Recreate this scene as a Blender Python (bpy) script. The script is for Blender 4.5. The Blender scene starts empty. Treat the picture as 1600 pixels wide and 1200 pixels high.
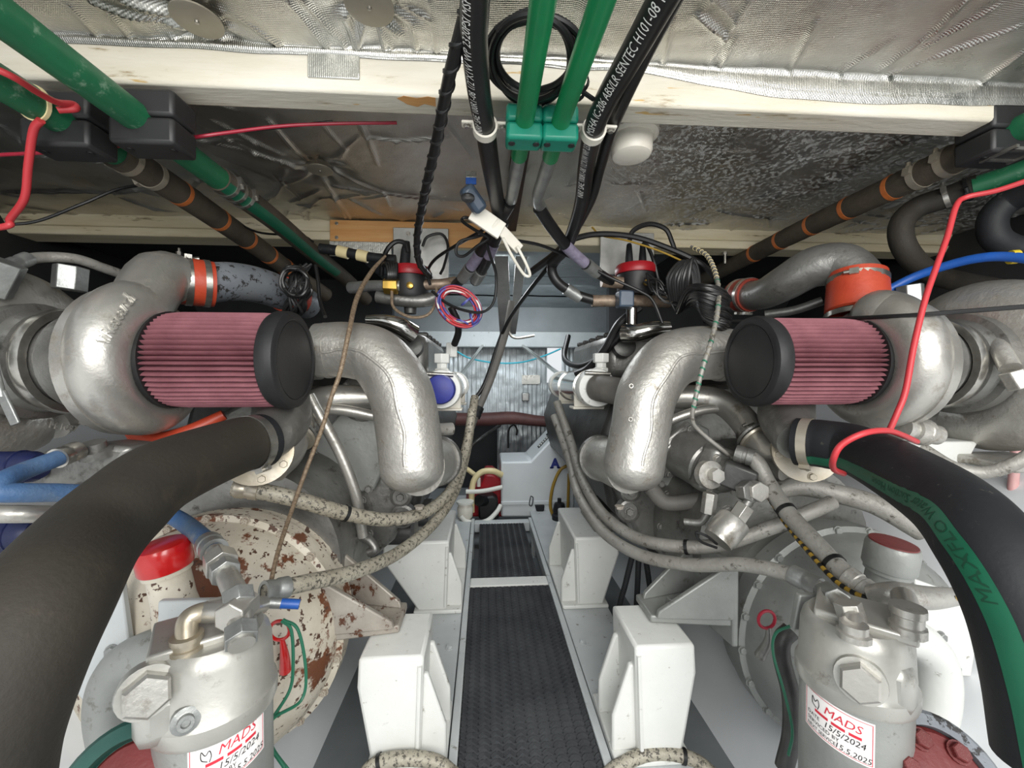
import bpy, bmesh, math, random
from mathutils import Vector, Matrix, noise
random.seed(7)
scene = bpy.context.scene
COL = scene.collection
# ---------------------------------------------------------------- camera
F = 640.0                       # focal length in pixels of the 1600x1200 frame
H = 0.86                        # camera height above the floor plates
cam_d = bpy.data.cameras.new('camera'); cam = bpy.data.objects.new('camera', cam_d)
COL.objects.link(cam)
cam_d.sensor_fit = 'HORIZONTAL'; cam_d.sensor_width = 36.0; cam_d.lens = 36.0 * F / 1600.0
cam_d.clip_start = 0.02
cam.location = (0, 0, H)
cam.rotation_euler = (math.radians(90) - math.atan(10 / F), 0, -math.atan(42 / F))
scene.camera = cam
# ---------------------------------------------------------------- world, lights, exposure
w = bpy.data.worlds.new('world'); scene.world = w; w.use_nodes = True
bg = w.node_tree.nodes['Background']; bg.inputs[0].default_value = (0.93, 0.97, 1.0, 1); bg.inputs[1].default_value = 0.75
def area(name, loc, target, sx, sy, power, col=(1, 1, 1)):
    d = bpy.data.lights.new(name, 'AREA'); d.shape = 'RECTANGLE'; d.size = sx; d.size_y = sy; d.energy = power; d.color = col
    o = bpy.data.objects.new(name, d); COL.objects.link(o); o.location = loc
    o.rotation_euler = (Vector(target) - Vector(loc)).to_track_quat('-Z', 'Y').to_euler()
    return o
area('hatch_daylight', (0.30, -0.85, 1.28), (0.12, 1.4, 0.75), 1.8, 1.0, 44, (1.0, 0.985, 0.95))
area('work_lamp_deckhead', (0.15, 2.30, 1.34), (0.18, 3.2, 0.75), 0.9, 0.3, 7.5, (0.86, 0.95, 1.0))
area('fill_light_middle', (0.1, 1.95, 1.36), (0.1, 1.9, 0.0), 0.5, 0.3, 5, (0.93, 0.97, 1.0))  # unseen fill light added over the middle of the walkway
vs = scene.view_settings
vs.view_transform = 'Standard'; vs.look = 'None'; vs.gamma = 1.0; vs.use_curve_mapping = False
vs.exposure = 0.24

# ---------------------------------------------------------------- pixel helper
RM = cam.rotation_euler.to_matrix()
CAM = Vector((0, 0, H))
def at(px, py, Y):
    """point seen at pixel (px,py) on the plane Y metres ahead"""
    d = RM @ Vector(((px - 800) / F, -(py - 600) / F, -1))
    return CAM + d * (Y / d.y)
def A(pts): return [at(*p) for p in pts]
def m(px, d): return px * d / F
def atz(px, py, z):
    d = RM @ Vector(((px - 800) / F, -(py - 600) / F, -1))
    return CAM + d * ((z - H) / d.z)

# ---------------------------------------------------------------- materials
def L(r, g, b):
    f = lambda c: (c / 255 / 12.92) if c / 255 <= 0.04045 else ((c / 255 + 0.055) / 1.055) ** 2.4
    return (f(r), f(g), f(b), 1)
MATS = {}
def mat(name, col, rough=0.5, metal=0.0, var=None, vscale=8, bump=0.0, bscale=60, spots=None, sscale=20, sthr=0.6, soft=0.05, spec=0.5, stretch=None, spots2=None, s2scale=60, s2thr=0.66, coat=0.0):
    mt = bpy.data.materials.new(name); mt.use_nodes = True
    nt = mt.node_tree; N = nt.nodes; K = nt.links
    bs = N['Principled BSDF']
    bs.inputs['Roughness'].default_value = rough; bs.inputs['Metallic'].default_value = metal
    bs.inputs['Specular IOR Level'].default_value = spec
    if coat: bs.inputs['Coat Weight'].default_value = coat; bs.inputs['Coat Roughness'].default_value = 0.12
    tc = N.new('ShaderNodeTexCoord'); src = tc.outputs['Object']
    if stretch:
        mp = N.new('ShaderNodeMapping'); mp.inputs['Scale'].default_value = stretch
        K.new(src, mp.inputs['Vector']); src = mp.outputs['Vector']
    def nz(scale, detail=4, ro=0.6):
        n = N.new('ShaderNodeTexNoise'); n.inputs['Scale'].default_value = scale; n.inputs['Detail'].default_value = detail
        n.inputs['Roughness'].default_value = ro
        K.new(src, n.inputs['Vector']); return n.outputs['Fac']
    def mix(fac, a, b):
        x = N.new('ShaderNodeMix'); x.data_type = 'RGBA'
        K.new(fac, x.inputs[0])
        for s, i in ((a, 6), (b, 7)):
            if isinstance(s, tuple): x.inputs[i].default_value = s
            else: K.new(s, x.inputs[i])
        return x.outputs[2]
    def step(f, lo, hi):
        r = N.new('ShaderNodeMapRange'); r.inputs[1].default_value = lo; r.inputs[2].default_value = hi
        K.new(f, r.inputs[0]); return r.outputs[0]
    c = col
    if var: c = mix(step(nz(vscale, 5), 0.3, 0.72), col, var)
    rg = None
    if spots:
        f = step(nz(sscale, 6, 0.7), sthr, sthr + soft); c = mix(f, c, spots); rg = f
    if spots2:
        f = step(nz(s2scale, 3, 0.6), s2thr, s2thr + 0.03); c = mix(f, c, spots2)
    if isinstance(c, tuple): bs.inputs['Base Color'].default_value = c
    else: K.new(c, bs.inputs['Base Color'])
    if rg is not None and metal > 0:
        mm = N.new('ShaderNodeMath'); mm.operation = 'MULTIPLY_ADD'; K.new(rg, mm.inputs[0]); mm.inputs[1].default_value = -metal * 0.8; mm.inputs[2].default_value = metal
        K.new(mm.outputs[0], bs.inputs['Metallic'])
    if bump:
        b = N.new('ShaderNodeBump'); b.inputs['Strength'].default_value = bump; b.inputs['Distance'].default_value = 0.004
        K.new(nz(bscale, 4), b.inputs['Height']); K.new(b.outputs[0], bs.inputs['Normal'])
    MATS[name] = mt
    return mt
mat('silver', L(190, 188, 182), 0.34, 0.7, L(164, 161, 154), 7, 0.16, 90, L(112, 104, 92), 18, 0.55, 0.16)
mat('silver_rough', L(194, 192, 186), 0.40, 0.65, L(166, 163, 156), 9, 0.5, 70, L(116, 106, 92), 24, 0.57, 0.14)
mat('cast', L(150, 149, 145), 0.40, 0.7, L(112, 111, 108), 9, 0.35, 60, L(56, 52, 46), 22, 0.56, 0.14)
mat('cast_dark', L(92, 92, 90), 0.45, 0.6, L(60, 60, 59), 10, 0.25, 60)
mat('gear_grey', L(160, 162, 158), 0.45, 0.35, L(134, 136, 133), 6, 0.2, 80, L(92, 88, 80), 26, 0.60, 0.12)
mat('rust_white', L(212, 205, 190), 0.5, 0.0, L(188, 178, 160), 10, 0.5, 45, L(108, 64, 40), 7, 0.53, 0.03, spots2=L(80, 54, 40), s2scale=60, s2thr=0.60)
mat('rust_bracket', L(176, 170, 160), 0.5, 0.2, L(140, 132, 122), 12, 0.4, 50, L(84, 50, 32), 24, 0.56, 0.04)
mat('white_paint', L(224, 225, 221), 0.38, 0, L(210, 211, 206), 5, 0.16, 50, L(160, 157, 148), 34, 0.62, 0.08)
mat('grey_paint', L(196, 200, 200), 0.42, 0, L(178, 183, 184), 6, 0.1, 50, L(124, 122, 114), 40, 0.62, 0.06)
mat('bilge_grey', L(134, 138, 140), 0.5, 0, L(114, 118, 120), 4, 0.05, 40, L(60, 60, 60), 60, 0.75, 0.02)
mat('hull_white', L(232, 234, 236), 0.35, 0, L(216, 219, 222), 3, 0.05, 30)
mat('cream_beam', L(212, 208, 196), 0.55, 0, L(192, 185, 166), 6, 0.3, 35, L(140, 122, 92), 12, 0.60, 0.10, stretch=(0.5, 3, 3), spots2=L(186, 156, 100), s2scale=14, s2thr=0.66)
mat('old_wood', L(214, 206, 182), 0.6, 0, L(194, 180, 146), 9, 0.4, 40, L(96, 82, 58), 14, 0.60, 0.08, stretch=(0.35, 3, 3))
mat('plywood', L(208, 164, 108), 0.5, 0, L(190, 130, 68), 10, 0.15, 60, L(120, 76, 40), 40, 0.72, 0.05, stretch=(0.25, 3, 4))
mat('dark_timber', L(74, 42, 24), 0.6, 0, L(20, 16, 14), 12, 0.3, 50, stretch=(3, 0.5, 3))
mat('rubber', L(24, 26, 29), 0.6, 0, L(32, 33, 35), 14, 0.12, 90, spots=L(70, 68, 64), sscale=60, sthr=0.64, spec=0.3)
mat('rubber_brown', L(42, 40, 37), 0.66, 0, L(52, 48, 42), 5, 0.2, 160, L(76, 66, 54), 8, 0.58, 0.25, spec=0.25)
mat('hose_black', L(22, 22, 23), 0.38, 0, L(32, 32, 32), 20, 0.04, 120, L(150, 150, 146), 55, 0.76, 0.02)
mat('cable_black', L(20, 20, 21), 0.42, 0)
mat('wrap_hose', L(60, 55, 48), 0.7, 0, L(84, 76, 65), 12, 0.5, 40, spec=0.25)
mat('orange_band', L(196, 112, 56), 0.5, 0, L(160, 88, 42), 30)
mat('silicone', L(182, 70, 44), 0.45, 0, L(160, 54, 34), 12, 0.2, 80)
mat('silicone_dark', L(150, 56, 40), 0.45, 0, L(110, 40, 30), 12, 0.1, 80)
mat('media', L(140, 92, 99), 0.75, 0, L(118, 74, 81), 20, 0.1, 200, spec=0.2)
mat('filter_rubber', L(28, 28, 30), 0.5, 0, L(40, 40, 41), 12, 0.08, 100, spec=0.35)
mat('green_pipe', L(28, 104, 68), 0.45, 0, L(24, 84, 56), 9, 0.15, 60, L(110, 138, 116), 30, 0.60, 0.12)
mat('green_bright', L(20, 132, 78), 0.35, 0, L(22, 112, 68), 9, 0.05, 60)
mat('green_plastic', L(12, 128, 104), 0.4, 0, L(14, 112, 92), 14, 0.05, 60)
mat('black_plastic', L(26, 26, 27), 0.5, 0, L(36, 36, 37), 10, 0.06, 60)
mat('steel', L(190, 188, 182), 0.28, 0.9, L(150, 146, 138), 30, 0.1, 80)
mat('chrome', L(205, 203, 198), 0.14, 1.0)
mat('zinc', L(168, 170, 168), 0.4, 0.7, L(136, 138, 136), 25, 0.25, 60)
mat('filter_cast', L(188, 187, 181), 0.38, 0.5, L(166, 164, 157), 9, 0.12, 60, L(110, 104, 94), 22, 0.60, 0.14)
mat('brass', L(196, 160, 80), 0.3, 0.9)
mat('copper_dirty', L(112, 92, 78), 0.5, 0.5, L(168, 152, 134), 40, 0.3, 60)
mat('gold_plate', L(190, 184, 172), 0.35, 0.65, L(172, 160, 138), 14, 0.1, 60)
mat('blue_hose', L(46, 88, 138), 0.55, 0, L(84, 104, 124), 12, 0.35, 120, L(120, 128, 134), 18, 0.58, 0.15)
mat('blue_bright', L(26, 88, 176), 0.42, 0, L(34, 78, 150), 20, 0.1, 80)
mat('blue_cap', L(48, 58, 150), 0.5, 0, L(40, 46, 128), 20)
mat('blue_dark', L(12, 26, 78), 0.45, 0, L(8, 16, 46), 12)
mat('red_wire', L(182, 52, 58), 0.45)
mat('red_dark', L(150, 30, 50), 0.4)
mat('red_cap', L(206, 22, 22), 0.28, 0, L(180, 16, 18), 14, coat=0.5)
mat('red_paint', L(164, 24, 34), 0.4, 0, L(130, 18, 26), 8)
mat('red_worn', L(118, 42, 40), 0.42, 0, L(92, 32, 32), 10, 0.25, 60, L(196, 180, 170), 12, 0.62, 0.03)
mat('green_dark', L(22, 70, 62), 0.45, 0, L(30, 84, 74), 8, 0.15, 60)
mat('hose_grey', L(160, 158, 152), 0.5, 0.25, L(130, 127, 120), 12, 0.5, 90, L(84, 80, 72), 40, 0.56, 0.08)
mat('hose_worn', L(172, 167, 152), 0.5, 0.15, L(140, 133, 118), 14, 0.6, 90, L(78, 74, 66), 120, 0.52, 0.06)
mat('hose_dark_grey', L(92, 90, 86), 0.6, 0, L(112, 108, 102), 14, 0.3, 90)
mat('braid', L(150, 132, 110), 0.5, 0.2, L(90, 72, 56), 160, 0.6, 160)
mat('yellow', L(214, 186, 46), 0.5)
mat('yellow_dark', L(150, 120, 40), 0.5)
mat('cream_hose', L(222, 206, 158), 0.4)
mat('white_hose', L(222, 222, 214), 0.4)
mat('white_plastic', L(230, 226, 214), 0.4, 0, L(220, 214, 200), 10)
mat('cabinet', L(214, 218, 220), 0.35, 0, L(204, 208, 210), 4)
mat('print_white', L(226, 226, 222), 0.6)
mat('print_black', L(24, 24, 26), 0.6)
mat('print_red', L(206, 44, 62), 0.6)
mat('print_blue', L(40, 52, 130), 0.6)
mat('print_green', L(4, 60, 40), 0.6)
mat('stripe_green', L(8, 92, 64), 0.5, 0, L(10, 80, 58), 20)
mat('sticker', L(240, 236, 234), 0.4)
mat('purple_label', L(146, 140, 160), 0.5, 0, L(116, 108, 128), 60)
mat('blanket', L(100, 64, 60), 0.6, 0, L(78, 46, 44), 10, 0.5, 30)
mat('blue_grey', L(74, 88, 104), 0.35, 0, L(60, 72, 88), 10)
mat('aluminium', L(190, 190, 186), 0.35, 0.7, L(160, 160, 157), 14, 0.15, 40)
mat('wire_blue', L(70, 76, 150), 0.45)
mat('wire_green', L(38, 110, 84), 0.45)
mat('cyan', L(60, 176, 196), 0.45)
mat('dark_void', L(26, 27, 29), 0.7, 0, L(40, 41, 42), 6)  # near-black: the unlit depth of the compartment put into the colour
mat('pink_hose', L(214, 150, 150), 0.4, 0, L(230, 190, 186), 16)
mat('mat_rubber', L(42, 44, 48), 0.42, 0, L(66, 68, 70), 6, 0.1, 60, L(96, 90, 82), 7, 0.66, 0.12)

def foil(name, base, rough, weave=True, spot=0.0, warm=None, metal=1.0):
    mt = bpy.data.materials.new(name); mt.use_nodes = True
    nt = mt.node_tree; N = nt.nodes; K = nt.links; bs = N['Principled BSDF']
    tc = N.new('ShaderNodeTexCoord'); src = tc.outputs['Object']
    def nz(scale, det=4, ro=0.6):
        n = N.new('ShaderNodeTexNoise'); n.inputs['Scale'].default_value = scale; n.inputs['Detail'].default_value = det; n.inputs['Roughness'].default_value = ro
        K.new(src, n.inputs['Vector']); return n.outputs['Fac']
    def rng(f, a, b, c=0, d=1):
        r = N.new('ShaderNodeMapRange'); r.inputs[1].default_value = a; r.inputs[2].default_value = b; r.inputs[3].default_value = c; r.inputs[4].default_value = d
        K.new(f, r.inputs[0]); return r.outputs[0]
    def mth(op, a, b):
        x = N.new('ShaderNodeMath'); x.operation = op
        for i, s in enumerate((a, b)):
            if isinstance(s, (int, float)): x.inputs[i].default_value = s
            else: K.new(s, x.inputs[i])
        return x.outputs[0]
    def mix(f, a, b):
        x = N.new('ShaderNodeMix'); x.data_type = 'RGBA'; K.new(f, x.inputs[0])
        for s, i in ((a, 6), (b, 7)):
            if isinstance(s, tuple): x.inputs[i].default_value = s
            else: K.new(s, x.inputs[i])
        return x.outputs[2]
    c = mix(rng(nz(5, 5), 0.35, 0.7), base, warm or tuple(x * 0.8 for x in base[:3]) + (1,))
    bs.inputs['Metallic'].default_value = metal
    if spot:
        sx = N.new('ShaderNodeSeparateXYZ'); K.new(src, sx.inputs[0])
        reg = rng(sx.outputs[0], spot, spot + 0.35)
        f = mth('MULTIPLY', rng(nz(80, 3, 0.6), 0.50, 0.56), mth('MULTIPLY', reg, rng(nz(6, 3), 0.34, 0.50)))
        c = mix(f, c, L(200, 200, 196))
        K.new(mth('SUBTRACT', 1.0, mth('MULTIPLY', f, 0.9)), bs.inputs['Metallic'])
    K.new(c, bs.inputs['Base Color'])
    K.new(rng(nz(14, 4), 0.3, 0.7, rough * 0.75, rough * 1.35), bs.inputs['Roughness'])
    h = mth('MULTIPLY', nz(38, 5, 0.65), 0.6)
    if weave:
        for dr in ('X', 'Y'):
            wv = N.new('ShaderNodeTexWave'); wv.bands_direction = dr; wv.inputs['Scale'].default_value = 95; wv.inputs['Distortion'].default_value = 1.5
            K.new(src, wv.inputs['Vector']); h = mth('ADD', h, mth('MULTIPLY', wv.outputs['Fac'], 0.10))
    b = N.new('ShaderNodeBump'); b.inputs['Strength'].default_value = 0.45; b.inputs['Distance'].default_value = 0.006
    K.new(h, b.inputs['Height']); K.new(b.outputs[0], bs.inputs['Normal'])
    MATS[name] = mt
foil('foil_ceiling', L(224, 223, 218), 0.36, True, 0.02, L(196, 192, 182))
foil('foil_front', L(212, 211, 206), 0.30, True, 0.0, L(192, 189, 180))
foil('foil_wall', L(214, 220, 222), 0.45, True, metal=0.6)
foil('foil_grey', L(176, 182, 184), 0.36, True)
foil('foil_tape', L(206, 206, 200), 0.3, True)
mat('washer_grey', L(158, 152, 138), 0.45, 0.5, L(140, 134, 120), 10)

# ---------------------------------------------------------------- mesh builder
def frame(ax, ref=None):
    ax = Vector(ax).normalized()
    r = Vector(ref) if ref is not None else (Vector((0, 0, 1)) if abs(ax.z) < 0.9 else Vector((0, 1, 0)))
    u = (r - ax * r.dot(ax)).normalized()
    return ax, u, ax.cross(u)
def smooth_path(pts, per=8, radii=None):
    P = [Vector(p) for p in pts]; n = len(P)
    if radii is None: radii = [1.0] * n
    out, rr = [], []
    for i in range(n - 1):
        p0 = P[i - 1] if i else P[0] * 2 - P[1]
        p3 = P[i + 2] if i + 2 < n else P[-1] * 2 - P[-2]
        p1, p2 = P[i], P[i + 1]
        for k in range(per):
            t = k / per
            out.append(0.5 * ((2 * p1) + (p2 - p0) * t + (2 * p0 - 5 * p1 + 4 * p2 - p3) * t * t + (3 * p1 - p0 - 3 * p2 + p3) * t ** 3))
            rr.append(radii[i] + (radii[i + 1] - radii[i]) * t)
    out.append(P[-1]); rr.append(radii[-1])
    return out, rr
ORG = {}
class MB:
    def __init__(s): s.v = []; s.f = []
    def add(s, vs_, fs):
        b = len(s.v); s.v += [Vector(x) for x in vs_]; s.f += [tuple(i + b for i in f) for f in fs]; return s
    def box(s, c, size, R=None):
        c = Vector(c); hx, hy, hz = [q / 2 for q in size]
        vs_ = [Vector((x, y, z)) for x in (-hx, hx) for y in (-hy, hy) for z in (-hz, hz)]
        if R is not None: vs_ = [R @ q for q in vs_]
        return s.add([c + q for q in vs_], [(0, 1, 3, 2), (4, 6, 7, 5), (0, 4, 5, 1), (2, 3, 7, 6), (0, 2, 6, 4), (1, 5, 7, 3)])
    def box2(s, a, b):
        return s.box([(a[i] + b[i]) / 2 for i in range(3)], [abs(b[i] - a[i]) for i in range(3)])
    def obox(s, c, ax, size, ref=None):
        x, u, w_ = frame(ax, ref)
        return s.box(c, size, Matrix((x, u, w_)).transposed())
    def prism(s, poly, vec):
        n = len(poly); poly = [Vector(p) for p in poly]; vec = Vector(vec)
        nrm = Vector((0, 0, 0))
        for i in range(n): nrm += (poly[i] - poly[0]).cross(poly[(i + 1) % n] - poly[0])
        if nrm.dot(vec) > 0: poly = poly[::-1]
        vs_ = poly + [p + vec for p in poly]
        fs = [tuple(range(n)), tuple(range(2 * n - 1, n - 1, -1))] + [((i + 1) % n, i, n + i, n + (i + 1) % n) for i in range(n)]
        return s.add(vs_, fs)
    def lathe(s, o, ax, prof, seg=24, ref=None, squash=1.0):
        ax, u, w_ = frame(ax, ref); o = Vector(o); b = len(s.v); rows = []
        for r, h in prof:
            if r <= 1e-6: s.v.append(o + ax * h); rows.append([len(s.v) - 1])
            else:
                row = []
                for k in range(seg):
                    a = 2 * math.pi * k / seg
                    s.v.append(o + ax * h + u * (r * math.cos(a)) + w_ * (r * squash * math.sin(a))); row.append(len(s.v) - 1)
                rows.append(row)
        for A_, B_ in zip(rows, rows[1:]):
            for k in range(seg):
                k2 = (k + 1) % seg
                if len(A_) == 1 and len(B_) == 1: break
                if len(A_) == 1: s.f.append((A_[0], B_[k2], B_[k]))
                elif len(B_) == 1: s.f.append((A_[k], A_[k2], B_[0]))
                else: s.f.append((A_[k], A_[k2], B_[k2], B_[k]))
        return s
    def cyl(s, a, b, r, seg=20, r2=None):
        a, b = Vector(a), Vector(b); h = (b - a).length; r2 = r if r2 is None else r2
        return s.lathe(a, b - a, [(0, 0), (r, 0), (r2, h), (0, h)], seg)
    def hexa(s, a, b, r): return s.cyl(a, b, r, 6)
    def tube(s, pts, r, seg=12, per=8, caps=True, wob=0.0, wn=0):
        """swept tube through the points; r a number or one radius per point"""
        rad = [r] * len(pts) if isinstance(r, (int, float)) else list(r)
        P, R_ = smooth_path(pts, per, rad)
        n = len(P); T = [((P[min(i + 1, n - 1)] - P[max(i - 1, 0)]).normalized()) for i in range(n)]
        ax, u, w_ = frame(T[0]); b = len(s.v)
        for i in range(n):
            u = (u - T[i] * u.dot(T[i])).normalized(); w_ = T[i].cross(u)
            rr = R_[i] * (1 + wob * (1 if (wn and i % wn == 0) else 0))
            for k in range(seg):
                a = 2 * math.pi * k / seg
                s.v.append(P[i] + u * (rr * math.cos(a)) + w_ * (rr * math.sin(a)))
        for i in range(n - 1):
            for k in range(seg):
                k2 = (k + 1) % seg
                s.f.append((b + i * seg + k, b + i * seg + k2, b + (i + 1) * seg + k2, b + (i + 1) * seg + k))
        if caps:
            s.f.append(tuple(b + k for k in range(seg - 1, -1, -1))); s.f.append(tuple(b + (n - 1) * seg + k for k in range(seg)))
        return s
    def sphere(s, c, r, seg=16, sc=(1, 1, 1)):
        c = Vector(c); n = seg // 2; b = len(s.v); rows = []
        for i in range(n + 1):
            th = math.pi * i / n
            if i in (0, n): s.v.append(c + Vector((0, 0, r * sc[2] * math.cos(th)))); rows.append([len(s.v) - 1]); continue
            row = []
            for k in range(seg):
                a = 2 * math.pi * k / seg
                s.v.append(c + Vector((r * sc[0] * math.sin(th) * math.cos(a), r * sc[1] * math.sin(th) * math.sin(a), r * sc[2] * math.cos(th)))); row.append(len(s.v) - 1)
            rows.append(row)
        for A_, B_ in zip(rows, rows[1:]):
            for k in range(seg):
                k2 = (k + 1) % seg
                if len(A_) == 1: s.f.append((A_[0], B_[k], B_[k2]))
                elif len(B_) == 1: s.f.append((A_[k], B_[0], A_[k2]))
                else: s.f.append((A_[k], B_[k], B_[k2], A_[k2]))
        return s
    def build(s, name, mt, parent=None, bevel=0.0, angle=38, org=None, sub=0):
        if parent is not None: og = ORG[parent.name]
        elif org is not None: og = Vector(org)
        else:
            lo = [min(q[i] for q in s.v) for i in range(3)]; hi = [max(q[i] for q in s.v) for i in range(3)]
            og = Vector(((lo[0] + hi[0]) / 2, (lo[1] + hi[1]) / 2, lo[2]))
        me = bpy.data.meshes.new(name)
        me.from_pydata([q - og for q in s.v], [], s.f); me.validate()
        me.polygons.foreach_set('use_smooth', [True] * len(me.polygons))
        me.set_sharp_from_angle(angle=math.radians(angle))
        me.materials.append(MATS[mt]); me.update()
        o = bpy.data.objects.new(name, me); COL.objects.link(o)
        if parent is not None: o.parent = parent
        else: o.location = og
        ORG[o.name] = og
        if bevel:
            bv = o.modifiers.new('bevel', 'BEVEL'); bv.width = bevel; bv.segments = 2; bv.limit_method = 'ANGLE'; bv.angle_limit = math.radians(40)
        return o
def tag(o, label=None, cat=None, group=None, kind=None):
    if label: o['label'] = label
    if cat: o['category'] = cat
    if group: o['group'] = group
    if kind: o['kind'] = kind
    return o
def thing(name, label, cat, loc, group=None):
    o = bpy.data.objects.new(name, None); COL.objects.link(o); o.empty_display_size = 0.05
    o.location = Vector(loc); ORG[o.name] = Vector(loc)
    return tag(o, label, cat, group)
# shared bolt meshes -------------------------------------------------
def _bolt_mesh():
    b = MB(); b.lathe((0, 0, 0), (0, 0, 1), [(0, 0), (1.25, 0), (1.25, 0.18), (0, 0.18)], 14)
    b.lathe((0, 0, 0.18), (0, 0, 1), [(0, 0), (1, 0), (1, 0.6), (0.88, 0.72), (0, 0.72)], 6)
    me = bpy.data.meshes.new('bolt'); me.from_pydata(b.v, [], b.f); me.validate(); return me
BOLT = {}
def bolt(parent, pos, dr, r, mt='cast', name='bolt'):
    if mt not in BOLT:
        BOLT[mt] = _bolt_mesh(); BOLT[mt].materials.append(MATS[mt])
    o = bpy.data.objects.new(name, BOLT[mt]); COL.objects.link(o); o.parent = parent
    o.location = Vector(pos) - ORG[parent.name]; o.scale = (r, r, r)
    o.rotation_euler = Vector(dr).to_track_quat('Z', 'Y').to_euler(); return o
def band(parent, p, ax, r, wdt=0.012, mt='steel', screw=None, name='hose_clamp', th=0.0016):
    """a clamp band round a hose at p; screw = direction of the worm housing"""
    p = Vector(p); ax = Vector(ax).normalized()
    b = MB().lathe(p - ax * wdt / 2, ax, [(r * 0.98, 0), (r + th, 0), (r + th, wdt), (r * 0.98, wdt)], 28)
    o = b.build(name, mt, parent)
    if screw is not None:
        d = Vector(screw); d = (d - ax * d.dot(ax)).normalized(); t = ax.cross(d)
        q = p + d * (r + 0.004)
        lvl = 0; k = parent
        while k is not None: lvl += 1; k = k.parent
        s = MB().obox(q, t, (0.018, 0.009, wdt * 1.05), d)
        s.cyl(q + t * 0.006, q + t * 0.020, 0.0048, 10)
        s.build('screw', mt, o if lvl < 2 else parent)
    return o
def T(name, label, cat, pts, r, mt, seg=12, per=8, group=None, kind=None, world=False):
    """a top-level thing that is one swept tube"""
    P = pts if world else A(pts)
    o = MB().tube(P, r, seg, per).build(name, mt)
    return tag(o, label, cat, group, kind)
def text_geo(body, size, ext=0.0, sx=1.0, space=1.0, shear=0.0, bold=0.0, cuts=0):
    cu = bpy.data.curves.new('t', 'FONT'); cu.body = body; cu.size = size; cu.extrude = ext; cu.space_character = space; cu.shear = shear; cu.offset = bold; cu.resolution_u = 2
    ob = bpy.data.objects.new('t', cu); COL.objects.link(ob)
    dg = bpy.context.evaluated_depsgraph_get(); dg.update()
    me = bpy.data.meshes.new_from_object(ob.evaluated_get(dg))
    if cuts:                                   # extra rows so that letters can bend round a hose
        bm = bmesh.new(); bm.from_mesh(me); ys = [q.co.y for q in bm.verts]; y0, y1 = min(ys), max(ys)
        for k in range(1, cuts): bmesh.ops.bisect_plane(bm, geom=bm.verts[:] + bm.edges[:] + bm.faces[:], plane_co=(0, y0 + (y1 - y0) * k / cuts, 0), plane_no=(0, 1, 0))
        bm.to_mesh(me); bm.free()
    vs_ = [Vector((q.co.x * sx, q.co.y, q.co.z)) for q in me.vertices]; fs = [tuple(p.vertices) for p in me.polygons]
    bpy.data.objects.remove(ob); bpy.data.curves.remove(cu); bpy.data.meshes.remove(me)
    return vs_, fs
def text_flat(name, body, size, o, xa, ya, mt, parent, ext=0.0004, sx=1.0, **k):
    vs_, fs = text_geo(body, size, ext, sx, **k); xa = Vector(xa).normalized(); ya = Vector(ya); ya = (ya - xa * ya.dot(xa)).normalized(); za = xa.cross(ya); o = Vector(o)
    return MB().add([o + xa * q.x + ya * q.y + za * q.z for q in vs_], fs).build(name, mt, parent)
class Rail:
    """arc-length frames along a smoothed path, turned towards ref"""
    def __init__(s, pts, ref, per=14, rad=None):
        s.P, s.R = smooth_path(pts, per, rad); s.ref = Vector(ref); s.S = [0.0]
        for a, b in zip(s.P, s.P[1:]): s.S.append(s.S[-1] + (b - a).length)
        s.len = s.S[-1]
    def at(s, d):
        d = max(0.0, min(s.len, d)); i = 0
        lo, hi = 0, len(s.S) - 2
        while lo < hi:
            mid = (lo + hi + 1) // 2
            if s.S[mid] <= d: lo = mid
            else: hi = mid - 1
        i = lo; t = (d - s.S[i]) / max(1e-9, s.S[i + 1] - s.S[i])
        p = s.P[i].lerp(s.P[i + 1], t); tg = (s.P[min(i + 2, len(s.P) - 1)] - s.P[max(i - 1, 0)]).normalized()
        n = s.ref - p if s.ref.length > 50 else s.ref
        n = (s.ref - tg * s.ref.dot(tg)).normalized()
        return p, tg, n, tg.cross(n), s.R[i] + (s.R[i + 1] - s.R[i]) * t
def text_tube(name, body, size, rail, s0, ang, mt, parent, lift=0.0006, flip=False, sx=1.0, r=None, tw=0.0, **k):
    vs_, fs = text_geo(body, size, 0.0, sx, cuts=6, **k); out = []
    for q in vs_:
        p, t, n, b, rr = rail.at(s0 + (-q.x if flip else q.x)); rr = (r or rr) + lift
        a = ang + (q.y if flip else -q.y) / rr + tw * (1 - min(1, (s0 + (-q.x if flip else q.x)) / rail.len))
        out.append(p + n * (rr * math.cos(a)) + b * (rr * math.sin(a)))
    return MB().add(out, fs).build(name, mt, parent)
def stripe_tube(name, rail, s0, s1, a0, a1, mt, parent, lift=0.0004, n=60, k=6, r=None, tw=0.0):
    b = MB(); vs_ = []; fs = []
    for i in range(n + 1):
        p, t, nn, bb, rr = rail.at(s0 + (s1 - s0) * i / n); rr = (r or rr) + lift
        for j in range(k + 1):
            a = a0 + (a1 - a0) * j / k + tw * (1 - (s0 + (s1 - s0) * i / n) / rail.len); vs_.append(p + nn * (rr * math.cos(a)) + bb * (rr * math.sin(a)))
    for i in range(n):
        for j in range(k): q = i * (k + 1) + j; fs.append((q, q + 1, q + k + 2, q + k + 1))
    return b.add(vs_, fs).build(name, mt, parent)
CX = 0.10                                    # centre line of the boat
def mx(x, side): return x if side < 0 else 2 * CX - x
def MXV(p, side): return Vector((mx(p[0], side), p[1], p[2]))
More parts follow.
